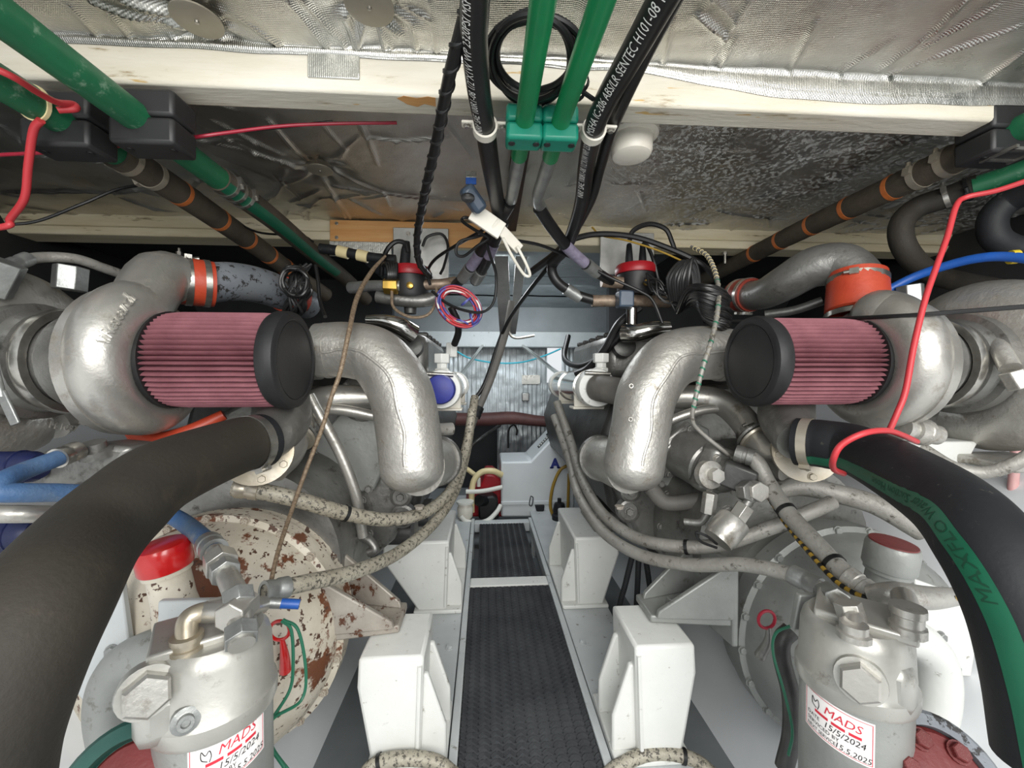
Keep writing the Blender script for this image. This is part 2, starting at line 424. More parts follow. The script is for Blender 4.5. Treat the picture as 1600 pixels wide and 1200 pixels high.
# ================================================================ STRUCTURE
ZB = H + 0.50        # underside of the deck beams
ZC = H + 0.575       # foil face of the deckhead
def seg_dist(p, a, b):
    ab = b - a; t = max(0, min(1, (p - a).dot(ab) / max(1e-9, ab.length_squared)))
    return (p - (a + ab * t)).length, t
def foil_sheet(name, x0, x1, y0, y1, z, st, creases, mt, parent=None, discs=(), lip=None, amp=0.006, extra=0, seed=0):
    nx = int((x1 - x0) / st); ny = int((y1 - y0) / st); rnd = random.Random(seed)
    lines = []
    for c in creases:
        for (a, b) in zip(c[0], c[0][1:]):
            pa, pb = atz(a[0], a[1], z), atz(b[0], b[1], z); lines.append((Vector((pa.x, pa.y)), Vector((pb.x, pb.y)), c[1]))
    for k in range(extra):
        a = Vector((rnd.uniform(x0, x1), rnd.uniform(y0, y1))); an = rnd.uniform(0, math.pi); l = rnd.uniform(0.05, 0.22)
        lines.append((a, a + Vector((math.cos(an), math.sin(an))) * l, rnd.uniform(0.002, 0.005)))
    vs_ = []
    grid = {}
    for ln in lines:                           # bucket the creases
        for i in range(int((min(ln[0].x, ln[1].x) - 0.03 - x0) / 0.1) - 1, int((max(ln[0].x, ln[1].x) + 0.03 - x0) / 0.1) + 2):
            grid.setdefault(i, []).append(ln)
    for j in range(ny + 1):
        for i in range(nx + 1):
            x = x0 + (x1 - x0) * i / nx; y = y0 + (y1 - y0) * j / ny; p = Vector((x, y))
            dz = -amp * 0.9 * noise.noise(Vector((x * 5, y * 5, seed))) - amp * 0.5 * noise.noise(Vector((x * 14, y * 14, seed + 3))) - amp * 0.16 * noise.noise(Vector((x * 40, y * 40, seed)))
            for (a, b, hgt) in grid.get(int((x - x0) / 0.1), ()):
                d, t = seg_dist(p, a, b)
                if d < 0.02: dz -= hgt * 1.7 * math.exp(-(d / 0.0045) ** 2) * (0.4 + 0.6 * math.sin(math.pi * (0.1 + 0.8 * t)))
            for (dx, dy, dr) in discs:
                d = math.hypot(x - dx, y - dy)
                if d < dr * 3: dz += 0.012 * max(0, 1 - max(0, d - dr) / (2 * dr)) * (1 + 0.35 * math.sin(9 * math.atan2(y - dy, x - dx)) * (1 if d > dr else 0))
            vs_.append(Vector((x, y, z + dz)))
    fs = [(j * (nx + 1) + i, (j + 1) * (nx + 1) + i, (j + 1) * (nx + 1) + i + 1, j * (nx + 1) + i + 1) for j in range(ny) for i in range(nx)]
    if lip:                                     # the sheet turns down over the beam with a wavy edge
        base = ny * (nx + 1); prev = base
        for k in (1, 2, 3):
            st_ = len(vs_)
            for i in range(nx + 1):
                q = vs_[base + i]; dr = lip(q.x)
                vs_.append(Vector((q.x, y1 + 0.002 - 0.006 * math.sin(math.pi * k / 3) , z - (dr + 0.004) * k / 3 + 0.004 * noise.noise(Vector((q.x * 9, k * 1.0, 5))))))
            for i in range(nx): fs.append((prev + i, st_ + i, st_ + i + 1, prev + i + 1))
            prev = st_
    o = MB().add(vs_, fs).build(name, mt, parent, angle=180, org=(0.1, (y0 + y1) / 2, z) if parent is None else None)
    return o
crB = [([(420, 187), (478, 255)], .006), ([(395, 238), (440, 252), (472, 268)], .006), ([(525, 272), (600, 300), (690, 310), (770, 312)], .006),
       ([(507, 283), (548, 342)], .005), ([(565, 195), (572, 214), (620, 220), (700, 214)], .005), ([(520, 250), (560, 213)], .003), ([(400, 240), (300, 190)], .004),
       ([(300, 215), (400, 240)], .004), ([(60, 190), (120, 240)], .004), ([(0, 240), (70, 245), (240, 262)], .004), ([(0, 300), (180, 300), (260, 290)], .005),
       ([(0, 195), (40, 225)], .005), ([(600, 300), (608, 320)], .003), ([(470, 332), (500, 310), (600, 300)], .003), ([(430, 290), (480, 275)], .003), ([(445, 265), (430, 310)], .003),
       ([(500, 190), (540, 235), (530, 250)], .003), ([(575, 215), (590, 260)], .003), ([(1000, 225), (1100, 240), (1180, 235)], .003), ([(1120, 330), (1230, 345)], .003),
       ([(1200, 260), (1330, 235), (1480, 215)], .003), ([(1010, 330), (1000, 300)], .003), ([(330, 250), (300, 300)], .003), ([(190, 310), (260, 330)], .003)]
dB = atz(500, 265, ZC)
ceil = foil_sheet('ceiling', -1.75, 1.95, 0.79, 1.56, ZC, 0.005, crB, 'foil_ceiling', discs=[(dB.x, dB.y, 0.034)], amp=0.0055, extra=130, seed=4)
tag(ceil, kind='structure')
crA = [([(140, 0), (270, 45)], .006), ([(190, 0), (275, 30)], .006), ([(270, 60), (300, 100)], .006), ([(285, 62), (330, 100)], .005), ([(340, 62), (382, 100)], .006), ([(300, 66), (340, 96)], .005),
       ([(100, 60), (170, 103)], .005), ([(110, 10), (200, 100)], .003), ([(170, 20), (250, 105)], .003), ([(370, 30), (435, 65), (425, 85)], .003), ([(450, 0), (535, 100)], .004), ([(475, 0), (560, 95)], .004),
       ([(540, 30), (565, 100)], .005), ([(590, 40), (610, 100)], .006), ([(600, 40), (625, 60)], .005), ([(625, 15), (670, 30)], .005), ([(645, 40), (655, 105)], .003), ([(670, 0), (685, 100)], .003),
       ([(1090, 20), (1135, 60)], .006), ([(1170, 5), (1105, 100)], .003), ([(1275, 35), (1215, 140)], .003), ([(1150, 60), (1120, 110)], .003), ([(1050, 30), (1035, 100)], .004), ([(1510, 0), (1460, 50), (1370, 110)], .004),
       ([(1590, 40), (1430, 100), (1330, 140)], .004), ([(1600, 80), (1520, 135)], .004), ([(1400, 60), (1300, 120)], .003), ([(1560, 10), (1440, 75)], .003)]
d1, d2 = atz(308, 30, ZC), atz(577, 8, ZC)
fa = foil_sheet('foil_panel', -1.3, 1.5, 0.40, 0.738, ZC - 0.002, 0.0045, crA, 'foil_front', ceil, discs=[(d1.x, d1.y, 0.035), (d2.x, d2.y, 0.036)],
           lip=lambda x: 0.010 + 0.038 * (lambda f: f * f * (3 - 2 * f))(max(0, min(1, (x - 0.22) / 0.40))) - max(0, min(1, (x - 0.75) / 0.3)) * 0.010, amp=0.006, extra=30, seed=11)
MB().box2((-1.3, 0.36, ZC + 0.02), (1.5, 0.74, ZC + 0.05)).build('deck_underside', 'cream_beam', ceil)
MB().box2((-1.8, 0.78, ZC + 0.02), (2.0, 3.6, ZC + 0.05)).build('deck_underside', 'cream_beam', ceil)
def disc(px, py, r, z):
    c = atz(px, py, z)
    b = MB().lathe((c.x, c.y, z - 0.002), (0, 0, -1), [(0, 0.0016), (r * 0.9, 0.0016), (r, 0.0006), (r, -0.002)], 32)
    o = b.build('fastener_washer', 'washer_grey', ceil)
    MB().lathe((c.x, c.y, z - 0.0036), (0, 0, -1), [(0.0035, 0), (0.003, 0.003), (0, 0.0035)], 8).build('screw', 'steel', o)
disc(308, 30, 0.036, ZC - 0.004); disc(577, 8, 0.037, ZC - 0.004); disc(500, 265, 0.033, ZC - 0.004)
# silver tape strip turned down over the beam, ceiling panel seam
b = MB()
c0, c1 = at(478, 105, 0.733), at(560, 118, 0.733)
b.box2((c0.x, 0.7385, c1.z - 0.002), (c1.x, 0.7425, ZC - .006)); b.build('foil_tape', 'foil_tape', ceil, bevel=0.0015)
# ---- beams
b = MB().box2((-1.6, 0.742, ZB), (1.8, 0.80, ZC + 0.03)); tag(b.build('trim_1', 'cream_beam', bevel=0.006), 'cream painted deck beam across the foil ceiling', kind='structure')
b = MB().box2((-1.8, 1.545, ZB + 0.034), (2.0, 1.63, ZC + 0.03)); t2 = tag(b.build('trim_2', 'old_wood', bevel=0.004), 'weathered cream timber beam behind the hoses', kind='structure')
MB().box2((-1.8, 1.535, ZB), (2.0, 1.63, ZB + 0.031)).build('batten', 'old_wood', t2, bevel=0.004)
for k, px in enumerate((280, 1133, 1328)):
    c = at(px, 392, 1.58); q = MB(); q.cyl(c + Vector((0, 0, 0.01)), c - Vector((0, 0, 0.05)), 0.005, 8); q.hexa(c - Vector((0, 0, 0.004)), c - Vector((0, 0, 0.016)), 0.010)
    q.build('bolt', 'steel', t2)
st = bpy.data.objects['trim_1']
P = [at(x, y, .7415) for (x, y) in ((618, 163), (630, 160), (650, 162), (668, 159), (680, 161), (678, 170), (660, 172), (648, 169), (632, 171))]
zz = ZB - .0004
MB().prism([(p_.x, .744 + .03 * k, zz) for p_, k in zip(P, (.3, .05, .2, .02, .1, .9, .7, 1, .8))], (0, 0, .0003)).build('rust_stain', 'plywood', st)
# ---- deckhead behind the second beam
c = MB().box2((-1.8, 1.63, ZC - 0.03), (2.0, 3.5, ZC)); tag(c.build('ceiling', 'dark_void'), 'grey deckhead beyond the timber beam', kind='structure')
ceil_back = bpy.data.objects['ceiling.001'] if 'ceiling.001' in bpy.data.objects else None
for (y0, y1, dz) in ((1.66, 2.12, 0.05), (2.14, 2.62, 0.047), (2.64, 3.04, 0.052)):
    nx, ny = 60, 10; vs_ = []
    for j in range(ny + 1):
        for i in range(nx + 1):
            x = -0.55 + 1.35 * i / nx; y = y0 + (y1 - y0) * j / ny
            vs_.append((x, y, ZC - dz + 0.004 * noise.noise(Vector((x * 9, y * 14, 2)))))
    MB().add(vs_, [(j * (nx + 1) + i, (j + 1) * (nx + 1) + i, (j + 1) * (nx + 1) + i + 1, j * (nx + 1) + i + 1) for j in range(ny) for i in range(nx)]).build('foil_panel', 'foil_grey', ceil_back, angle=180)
# ---- header over the passage and the far bulkhead
YB = 3.3
hz1, hz0 = at(800, 521, 3.08).z, at(800, 543, 3.08).z
b = MB().box2((-0.9, 3.05, hz0), (1.1, 3.12, hz1 + 0.02)); tag(b.build('trim_3', 'grey_paint', bevel=0.008), 'grey painted header beam above the far passage', kind='structure')
MB().box2((-0.9, 3.045, hz1 + .01), (1.1, 3.05, ZC)).build('foil_panel', 'bilge_grey', bpy.data.objects['trim_3'])
# far bulkhead: quilted foil with vertical ribs
def quilt(name, x0, x1, z0, z1, y, mt, parent=None, pitch=0.036, n=12):
    cols = int((x1 - x0) / pitch); nx = cols * 6; nz_ = 40; vs_ = []
    for j in range(nz_ + 1):
        for i in range(nx + 1):
            x = x0 + (x1 - x0) * i / nx; z = z0 + (z1 - z0) * j / nz_
            ph = (x - x0) / pitch
            vs_.append((x, y - 0.006 * abs(math.sin(math.pi * ph)) - 0.006 * noise.noise(Vector((x * 16, z * 22, 7))) - 0.02 * noise.noise(Vector((x * 3, z * 4, 1))), z))
    return MB().add(vs_, [(j * (nx + 1) + i, j * (nx + 1) + i + 1, (j + 1) * (nx + 1) + i + 1, (j + 1) * (nx + 1) + i) for j in range(nz_) for i in range(nx)]).build(name, mt, parent, angle=180, org=(CX, y, z0) if parent is None else None)
zq = at(800, 652, YB).z
wb = tag(quilt('wall_back', -1.7, 0.50, zq, H + 0.60, YB, 'foil_wall'), kind='structure')
quilt('foil_panel', 0.44, 1.75, zq, at(860, 598, YB).z, YB, 'foil_wall', wb)
quilt('foil_panel', 0.62, 1.75, at(860, 598, YB).z, H + 0.6, YB, 'foil_wall', wb)
quilt('foil_panel', at(777, 690, YB).x, 1.75, -0.25, zq, YB + 0.01, 'foil_grey', wb)
MB().box2((-1.75, YB + 0.5, -0.3), (1.9, YB + 0.53, zq + 0.1)).build('backing', 'dark_void', wb)
MB().box2((at(815, 577, YB).x, YB - 0.028, at(800, 600, YB).z), (at(843, 577, YB).x, YB - 0.022, at(800, 586, YB).z)).build('label_plate', 'foil_tape', wb)
q = MB(); c = at(821, 620, YB - 0.02); q.box(c, (0.06, 0.03, 0.07)); q.build('junction_box', 'aluminium', wb, bevel=0.008)
# ---- hull sides (one flat-faced shell per side), bilge floor
for side, nm in ((-1, 'wall_left'), (1, 'wall_right')):
    prof = [(1.85, 1.55), (1.42, 0.78), (0.80, 0.12), (0.55, -0.16)]
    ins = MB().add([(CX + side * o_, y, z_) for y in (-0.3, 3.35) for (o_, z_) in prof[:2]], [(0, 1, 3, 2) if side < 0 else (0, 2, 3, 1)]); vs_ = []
    prof = prof[1:] + [(0.55, -0.17)]
    for y in (-0.7, 0.4, 1.6, 3.35):
        for (o_, z_) in prof: vs_.append((CX + side * o_, y, z_))
    fs = []
    for j in range(3):
        for i in range(3):
            q = j * 4 + i; fs.append((q, q + 1, q + 5, q + 4) if side < 0 else (q, q + 4, q + 5, q + 1))
    hw = tag(MB().add(vs_, fs).build(nm, 'hull_white', org=(CX + side * 1.2, 1.3, -0.16)), kind='structure')
    ins.build('insulation', 'dark_void', hw)  # upper hull strip, coloured near-black for the dark space outboard
tag(MB().box2((CX - 0.58, -0.7, -0.2), (CX + 0.58, 3.9, -0.16)).build('floor', 'bilge_grey'), kind='structure')
# ---- dark ends of the compartment above the engines (added sheets, shade put into their colour)
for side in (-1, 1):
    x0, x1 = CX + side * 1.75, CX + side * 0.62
    tag(MB().box2((x0, 2.35, 0.5), (x1, 2.40, ZC - 0.02)).build('wall_outboard', 'dark_void'), 'dark outboard sheet behind the engine, shade put into its colour', kind='structure')

# ================================================================ WALKWAY
xl, xr = -0.063, 0.262
wf = thing('walkway_frame', 'grey painted steel frame holding the two walkway mats', 'frame', (CX, 1.5, -0.16))
for x0, x1 in ((xl - 0.02, xl), (xr, xr + 0.02)):
    MB().box2((x0, 0.45, -0.05), (x1, 2.48, 0.006)).build('rail', 'grey_paint', wf, bevel=0.003)
MB().box2((xl, 1.675, -0.05), (xr, 1.745, 0.004)).build('cross_bar', 'white_paint', wf, bevel=0.004)
MB().box2((xl, 2.40, -0.05), (xr, 2.46, 0.004)).build('cross_bar', 'grey_paint', wf, bevel=0.004)
for x in (xl - 0.01, xr + 0.01):
    for y in (0.7, 2.3): MB().box2((x - 0.01, y - 0.01, -0.16), (x + 0.01, y + 0.01, -0.05)).build('leg', 'grey_paint', wf)
def make_mat(label, x0, x1, y0, y1, cell, grp):
    t = thing('tread_mat', label, 'mat', ((x0 + x1) / 2, (y0 + y1) / 2, -0.012), grp)
    MB().box2((x0, y0, -0.012), (x1, y1, 0)).build('base', 'mat_rubber', t, bevel=0.002)
    b = MB(); ny = int((y1 - y0) / (cell * 0.62)); nx = int((x1 - x0) / cell)
    for j in range(ny):
        for i in range(nx):
            cx = x0 + (i + 0.5) * (x1 - x0) / nx; cy = y0 + (j + 0.5) * (y1 - y0) / ny
            for sg in (-1, 1):                   # two arms of a chevron
                a = Vector((cx, cy - cell * 0.26, 0)); e = Vector((cx + sg * cell * 0.46, cy + cell * 0.16, 0))
                d = (e - a).normalized(); nn = Vector((-d.y, d.x, 0)) * cell * 0.15; up = Vector((0, 0, cell * 0.17))
                b.add([a - nn, a + nn, e + nn, e - nn, a + up * 0.9, (a + e) / 2 + up * 1.2, e + up * 0.5], [(0, 3, 6, 5, 4), (1, 4, 5, 6, 2), (0, 4, 1), (3, 2, 6)])
    tag(b.build('tread', 'mat_rubber', t, angle=30), kind='stuff')
make_mat('large black chevron rubber mat nearest on the walkway', xl + 0.002, xr - 0.002, 0.48, 1.672, 0.029, 'walkway mats')
make_mat('smaller dark mat at the far end of the walkway', xl + 0.03, xr - 0.035, 1.748, 2.397, 0.029, 'walkway mats')

# ================================================================ ENGINE BEDS AND PEDESTALS
for side, ln in ((-1, 'left'), (1, 'right')):
    x0, x1 = CX + side * 0.186, CX + side * 0.36
    g = thing('engine_bed', 'long grey steel engine bed girder along the %s side of the walkway' % ln, 'girder', ((x0 + x1) / 2, 1.6, -0.16), 'engine bed girders')
    MB().box2((min(x0, x1), 0.45, -0.012), (max(x0, x1), 3.0, 0.0)).build('top_flange', 'grey_paint', g, bevel=0.003)
    MB().box2((min(x1, x1 - side * 0.014), 0.45, -0.16), (max(x1, x1 - side * 0.014), 3.0, -0.012)).build('web', 'grey_paint', g)
    for y in (1.30, 1.9): bolt(g, (CX + side * 0.215, y, 0), (0, 0, 1), 0.010, 'grey_paint')
def pedestal(label, side, y0, y1, ztop, zb=0.0, xin=0.232, xout=0.37, grp='engine mount pedestals', wide=0.0):
    t = thing('mount_pedestal', label, 'pedestal', (CX + side * 0.3, (y0 + y1) / 2, zb), grp)
    X = lambda o_: CX + side * o_
    zk = ztop - (ztop - zb) * 0.25
    poly = [(X(xin + 0.01), y0, zb), (X(xin), y0, ztop), (X(xout + wide), y0, ztop), (X(xout + wide + 0.004), y0, zk), (X(xout - 0.03), y0, zb)]
    MB().prism(poly, (0, y1 - y0, 0)).build('body', 'white_paint', t, bevel=0.008)
    for (yy, top) in ((y0 + 0.018, 0.80), (y1 - 0.045, 0.80)):
        z2 = zb + (ztop - zb) * top
        poly = [(X(xin + 0.012), yy, z2), (X(xin - 0.006), yy, z2), (X(xin - 0.045), yy, zb + (ztop - zb) * 0.36), (X(xin - 0.046), yy, zb + 0.012), (X(xin + 0.014), yy, zb + 0.012)]
        MB().prism(poly, (0, 0.016, 0)).build('gusset', 'white_paint', t, bevel=0.005)
    MB().box2((X(xin - 0.046), y0 - 0.012, zb), (X(xout - 0.01), y1 + 0.02, zb + 0.014)).build('foot_plate', 'white_paint', t, bevel=0.004)
    # shallow weld strip down the front corner
    MB().tube([(X(xin + 0.016), y0 - 0.001, zb + 0.02), (X(xin + 0.012), y0 - 0.001, (zb + ztop) / 2), (X(xin + 0.008), y0 - 0.001, ztop - 0.02)], 0.005, 8, 6).build('weld', 'white_paint', t)
    return t
pedestal('white steel pedestal nearest on the right, under the right gearbox bracket', 1, 0.88, 1.05, 0.262)
pedestal('white steel pedestal nearest on the left, under the rusty bracket', -1, 0.88, 1.05, 0.262)
pedestal('white steel pedestal farther back on the right of the walkway', 1, 1.50, 1.86, 0.262, wide=0.03)
pedestal('white steel pedestal farther back on the left of the walkway', -1, 1.50, 1.86, 0.262, wide=0.10)
# ================================================================ TURBOS, FILTERS, EXHAUSTS
ZT = at(475, 563, 0.9).z
def turbo(side, label):
    X = lambda x: mx(x, side)                # coordinates given for the left turbo
    s_in = -side                             # inboard direction along x
    yc, zc = 0.90, ZT - 0.004
    t = thing('turbocharger', label, 'turbocharger', (X(-0.86), yc, zc - 0.24), 'turbochargers')
    # compressor scroll: a tube that grows round the wheel and leaves backwards at the top
    pts, rad = [], []; n = 26; Rm = 0.108
    for k in range(n + 1):
        al = math.radians(430 - (430 - 100) * k / n); f = k / n
        rr = 0.028 + 0.025 * f; R_ = Rm + 0.006 * f
        pts.append((X(-0.697), yc + R_ * math.cos(al), zc + R_ * math.sin(al))); rad.append(rr)
    if side < 0: tail = [((250, 434), 0.95), ((290, 440), 1.0)]
    else: tail = [((1385, 452), 0.95), ((1352, 478), 0.98)]
    if side < 0:
        for (p, d), r_ in zip(tail, (0.056, 0.053)): pts.append(at(p[0], p[1], d)); rad.append(r_)
    else:
        pts.append(at(1390, 505, 0.93)); rad.append(0.055); pts.append(at(1345, 500, 0.97)); rad.append(0.053)
    MB().tube(pts, rad, 26, 4).build('compressor_housing', 'silver', t)
    cm = MB().lathe((X(-0.742), yc, zc), (s_in, 0, 0), [(0, 0), (0.115, 0), (0.118, 0.012), (0.112, 0.03), (0.10, 0.046), (0.092, 0.062), (0.089, 0.078), (0.084, 0.082), (0.074, 0.078), (0.06, 0.06), (0, 0.06)], 40)
    cm.build('inlet_ring', 'silver', t)
    MB().lathe((X(-0.735), yc, zc), (s_in, 0, 0), [(0.13, -0.012), (0.149, -0.010), (0.151, 0.012), (0.13, 0.02)], 48).build('back_plate', 'silver', t)
    # lip line of the scroll
    # centre section with ring steps and V-band
    MB().lathe((X(-0.93), yc, zc), (s_in, 0, 0), [(0, 0), (0.115, 0.0), (0.117, 0.03), (0.104, 0.034), (0.10, 0.055), (0.086, 0.06), (0.084, 0.10), (0.096, 0.105), (0.098, 0.14), (0.12, 0.165), (0.125, 0.19), (0, 0.19)], 40).build('centre_section', 'cast', t)
    vb = MB().lathe((X(-0.862), yc, zc), (s_in, 0, 0), [(0.09, 0), (0.104, 0.001), (0.107, 0.010), (0.104, 0.020), (0.09, 0.021)], 40).build('v_band_clamp', 'steel', t)
    if side < 0:
        p = Vector((-.872, .792, zc - .012))
        q = MB(); q.cyl(p + Vector((-0.012, -0.01, 0.075)), p + Vector((0.008, 0, -0.055)), 0.006, 10); q.hexa(p + Vector((-0.008, -0.008, 0.055)), p + Vector((-0.004, -0.006, 0.03)), 0.011)
        q.build('tee_bolt', 'zinc', vb)
        q = MB(); q.obox(p + Vector((0.018, 0, -0.075)), (0.42, 0, -1), (0.065, 0.006, 0.016), (0, -1, 0)); q.build('latch', 'zinc', vb, bevel=0.002)
    # turbine scroll
    pts, rad = [], []; n = 24
    for k in range(n + 1):
        al = math.radians(-60 + 352 * k / n); f = k / n
        pts.append((X(-1.005 - 0.01 * f), yc + 0.02 + 0.128 * math.cos(al), zc - 0.012 + 0.128 * math.sin(al))); rad.append(0.064 + 0.020 * math.sin(math.pi * f))
    MB().tube(pts, rad, 24, 4).build('turbine_housing', 'silver_rough', t)
    MB().lathe((X(-1.07), yc + 0.02, zc - 0.012), (s_in, 0, 0), [(0, 0), (0.15, 0), (0.155, 0.05), (0.11, 0.12), (0, 0.12)], 36).build('turbine_core', 'cast', t)
    MB().box((X(-1.0), yc - 0.04, zc - 0.225), (0.16, 0.14, 0.022)).build('foot_flange', 'silver_rough', t, bevel=0.006)
    return t, yc, zc
tl, yc, zc = turbo(-1, 'silver turbocharger on the left with raised lettering on its scroll')
tr, _, _ = turbo(1, 'silver turbocharger on the right behind the dangling red wire')
# raised casting letters on the left scroll
vs_, fs = text_geo('AiResearch', 32, 0.0022, 0.60)
out = []
wx = max(q.x for q in vs_)
def comp_hit(px, py, lift):
    d = RM @ Vector(((px - 800) / F, -(py - 600) / F, -1)); d.normalize(); t_ = .5
    for _ in range(80):
        p = CAM + d * t_; q = p - Vector((-.697, yc, zc)); rad = math.hypot(q.y, q.z); al = math.degrees(math.atan2(q.z, q.y))
        while al < 100: al += 360
        f = max(0, min(1, (430 - al) / 330)); e = math.hypot(q.x, rad - (.108 + .006 * f)) - (.028 + .025 * f)
        if e < .0004 or t_ > 1.6: break
        t_ += e * .8
    rg = Vector((-.697, yc, zc)) + Vector((0, q.y, q.z)) * ((.108 + .006 * f) / rad)
    return p + (p - rg).normalized() * lift
for q in vs_:
    f = q.x / wx; ang = math.radians(66 - 22 * f)                  # the word follows the curve of the scroll
    bx, by = 164 + 44 * f + 4 * f * f, 548 - 92 * f + 12 * f * f
    out.append(comp_hit(bx - q.y * math.sin(ang), by - q.y * math.cos(ang), q.z + .0012))
MB().add(out, fs).build('lettering', 'silver', tl)
def ring0(c, d):
    # sight line misses the scroll: take its point nearest the scroll surface
    best = None
    for k in range(200):
        p = CAM + d * (.6 + .004 * k); q = p - c; rad = math.hypot(q.y, q.z); e = abs(math.hypot(q.x, rad - .128) - .078)
        if best is None or e < best[0]: best = (e, p)
    p = best[1]; q = p - c; rad = math.hypot(q.y, q.z); rg = c + Vector((0, q.y, q.z)) * (.128 / rad); return rg + (p - rg).normalized() * .078
def scroll_hit(px, py, side):
    # first point on the turbine scroll along the sight line, and its outward normal
    d = RM @ Vector(((px - 800) / F, -(py - 600) / F, -1)); d.normalize(); c = Vector((mx(-1.01, side), .92, ZT - .016)); t_ = .5
    for _ in range(60):
        p = CAM + d * t_; q = p - c; rad = math.hypot(q.y, q.z); e = math.hypot(q.x, rad - .128) - .078
        if e < .0005 or t_ > 2: break
        t_ += e
    if t_ > 1.9: p = ring0(c, d)
    q = p - c; rad = math.hypot(q.y, q.z); ring = c + Vector((0, q.y, q.z)) * (.128 / max(rad, 1e-6)); return p, (p - ring).normalized()
p, nn_ = scroll_hit(1490, 473, 1); MB().lathe(p, nn_, [(0.018, -0.01), (0.018, 0.003), (0.014, 0.003), (0.014, 0.0), (0, 0)], 18).build('casting_boss', 'silver_rough', tr)
p, nn_ = scroll_hit(1545, 470, 1); text_flat('casting_mark', 'C22', .030, p + nn_ * .001, (1, 0, -.05), (0, .5, 1), 'silver_rough', tr, .0015)
p, nn_ = scroll_hit(75, 668, -1); text_flat('casting_mark', 'M-1087', .020, p + nn_ * .001, nn_.cross(Vector((0, .3, 1))) * -1, (0, .3, 1), 'silver_rough', tl, .0012)
p, nn_ = scroll_hit(160, 664, -1); MB().lathe(p, nn_, [(0.012, -0.01), (0.012, 0.003), (0.009, 0.003), (0.009, 0.001), (0, 0.001)], 16).build('casting_boss', 'silver_rough', tl)
p = at(108, 432, 0.97); MB().hexa(p - Vector((0, 0, 0.03)), p + Vector((0.005, 0, 0.022)), 0.030).build('hex_plug', 'zinc', tl, bevel=0.002)
p = at(1424, 458, 0.98); MB().hexa(p - Vector((0, 0, 0.03)), p + Vector((-0.005, 0, 0.020)), 0.028).build('hex_plug', 'zinc', tr, bevel=0.002)
p = at(10, 425, 0.84); MB().hexa(p + Vector((-0.03, 0, -0.04)), p + Vector((0.0, 0, 0.02)), 0.030).build('hex_plug', 'zinc', tl, bevel=0.002)
# oil drain fitting at the right turbo
q = MB().tube(A([(1545, 520, .86), (1562, 545, .80), (1578, 575, .77)]), [0.012, 0.016, 0.017], 12); q.build('oil_pipe', 'silver_rough', tr)
p = at(1580, 580, .768); MB().hexa(p, p + Vector((0.01, -0.01, -0.035)), 0.021).build('oil_nut', 'silver_rough', tr, bevel=0.002)
p = at(1445, 676, .85)
q = MB().lathe(p + Vector((-0.06, 0, 0.012)), (1, 0, -0.2), [(0, 0), (.028, 0), (.028, .012), (.02, .014), (.02, .03), (.026, .032), (.028, .05), (.03, .052), (.03, .06), (.022, .062), (.022, .09), (0, .09)], 20)
q.build('drain_flange', 'silver_rough', tr)
MB().prism(A([(1402, 690, .90), (1465, 690, .90), (1530, 690, .90), (1505, 735, .90), (1440, 720, .90)]), (0, 0.10, 0)).build('support_bracket', 'white_paint', tr, bevel=0.004)

def air_filter(side, label):
    X = lambda x: mx(x, side); yc = 0.90; zc = ZT; s_in = -side
    x0, x1 = X(-0.648), X(-0.425)
    t = thing('air_filter', label, 'air filter', ((x0 + x1) / 2, yc, zc - 0.1), 'pleated air filters')
    n = 54; b = MB(); vs_ = []; rows = [(0.0, 0.955, 0.35), (0.012, 1, 1), (0.985, 1, 1), (1.0, 0.96, 0.35)]
    rings = 14
    for j in range(rings + 1):
        f = j / rings; x = x0 + (x1 - x0) * f
        for k in range(n * 4):
            a = 2 * math.pi * k / (n * 4); w_ = 0.5 + 0.5 * math.cos(2 * math.pi * k / 4)
            tw = 0.012 * noise.noise(Vector((f * 3, math.cos(a) * 2, math.sin(a) * 2))) * (1 if f > 0.75 else 0.3)
            r = (0.078 + 0.021 * min(1, w_ * 1.35) ** 0.75) * (0.97 + 0.03 * min(1, min(f, 1 - f) * 9))
            vs_.append((x, yc + r * math.cos(a + tw), zc + r * math.sin(a + tw)))
    N_ = n * 4
    fs = [(j * N_ + k, j * N_ + (k + 1) % N_, (j + 1) * N_ + (k + 1) % N_, (j + 1) * N_ + k) for j in range(rings) for k in range(N_)]
    if s_in < 0: fs = [f[::-1] for f in fs]
    b.add(vs_, fs).build('pleated_media', 'media', t, angle=60)
    c = MB().lathe((x1, yc, zc), (s_in, 0, 0), [(0.09, -0.012), (0.099, -0.010), (0.1025, -0.004), (0.1035, 0.012), (0.101, 0.022), (0.094, 0.026), (0.086, 0.026), (0.083, 0.0235), (0.0, 0.0235)], 56).build('end_cap', 'filter_rubber', t)
    MB().lathe((x1 + s_in * 0.0237, yc, zc), (s_in, 0, 0), [(0.083, 0), (0.083, 0.0012), (0.0815, 0.0012), (0.0815, 0)], 56).build('moulded_rim', 'filter_rubber', c)
    MB().lathe((x0, yc, zc), (-s_in, 0, 0), [(0.0, 0), (0.1, -0.004), (0.1, 0.006), (0.094, 0.008), (0.08, 0.008), (0.078, 0.02), (0, 0.02)], 48).build('base_collar', 'black_plastic', t)
    MB().lathe((x0 - s_in * 0.008, yc, zc), (-s_in, 0, 0), [(0.079, 0), (0.0815, 0), (0.0815, 0.016), (0.079, 0.016)], 40).build('clamp_band', 'steel', t)
    return t
air_filter(-1, 'red pleated cylindrical air filter with black end cap on the left turbo')
air_filter(1, 'red pleated cylindrical air filter with black end cap on the right turbo')

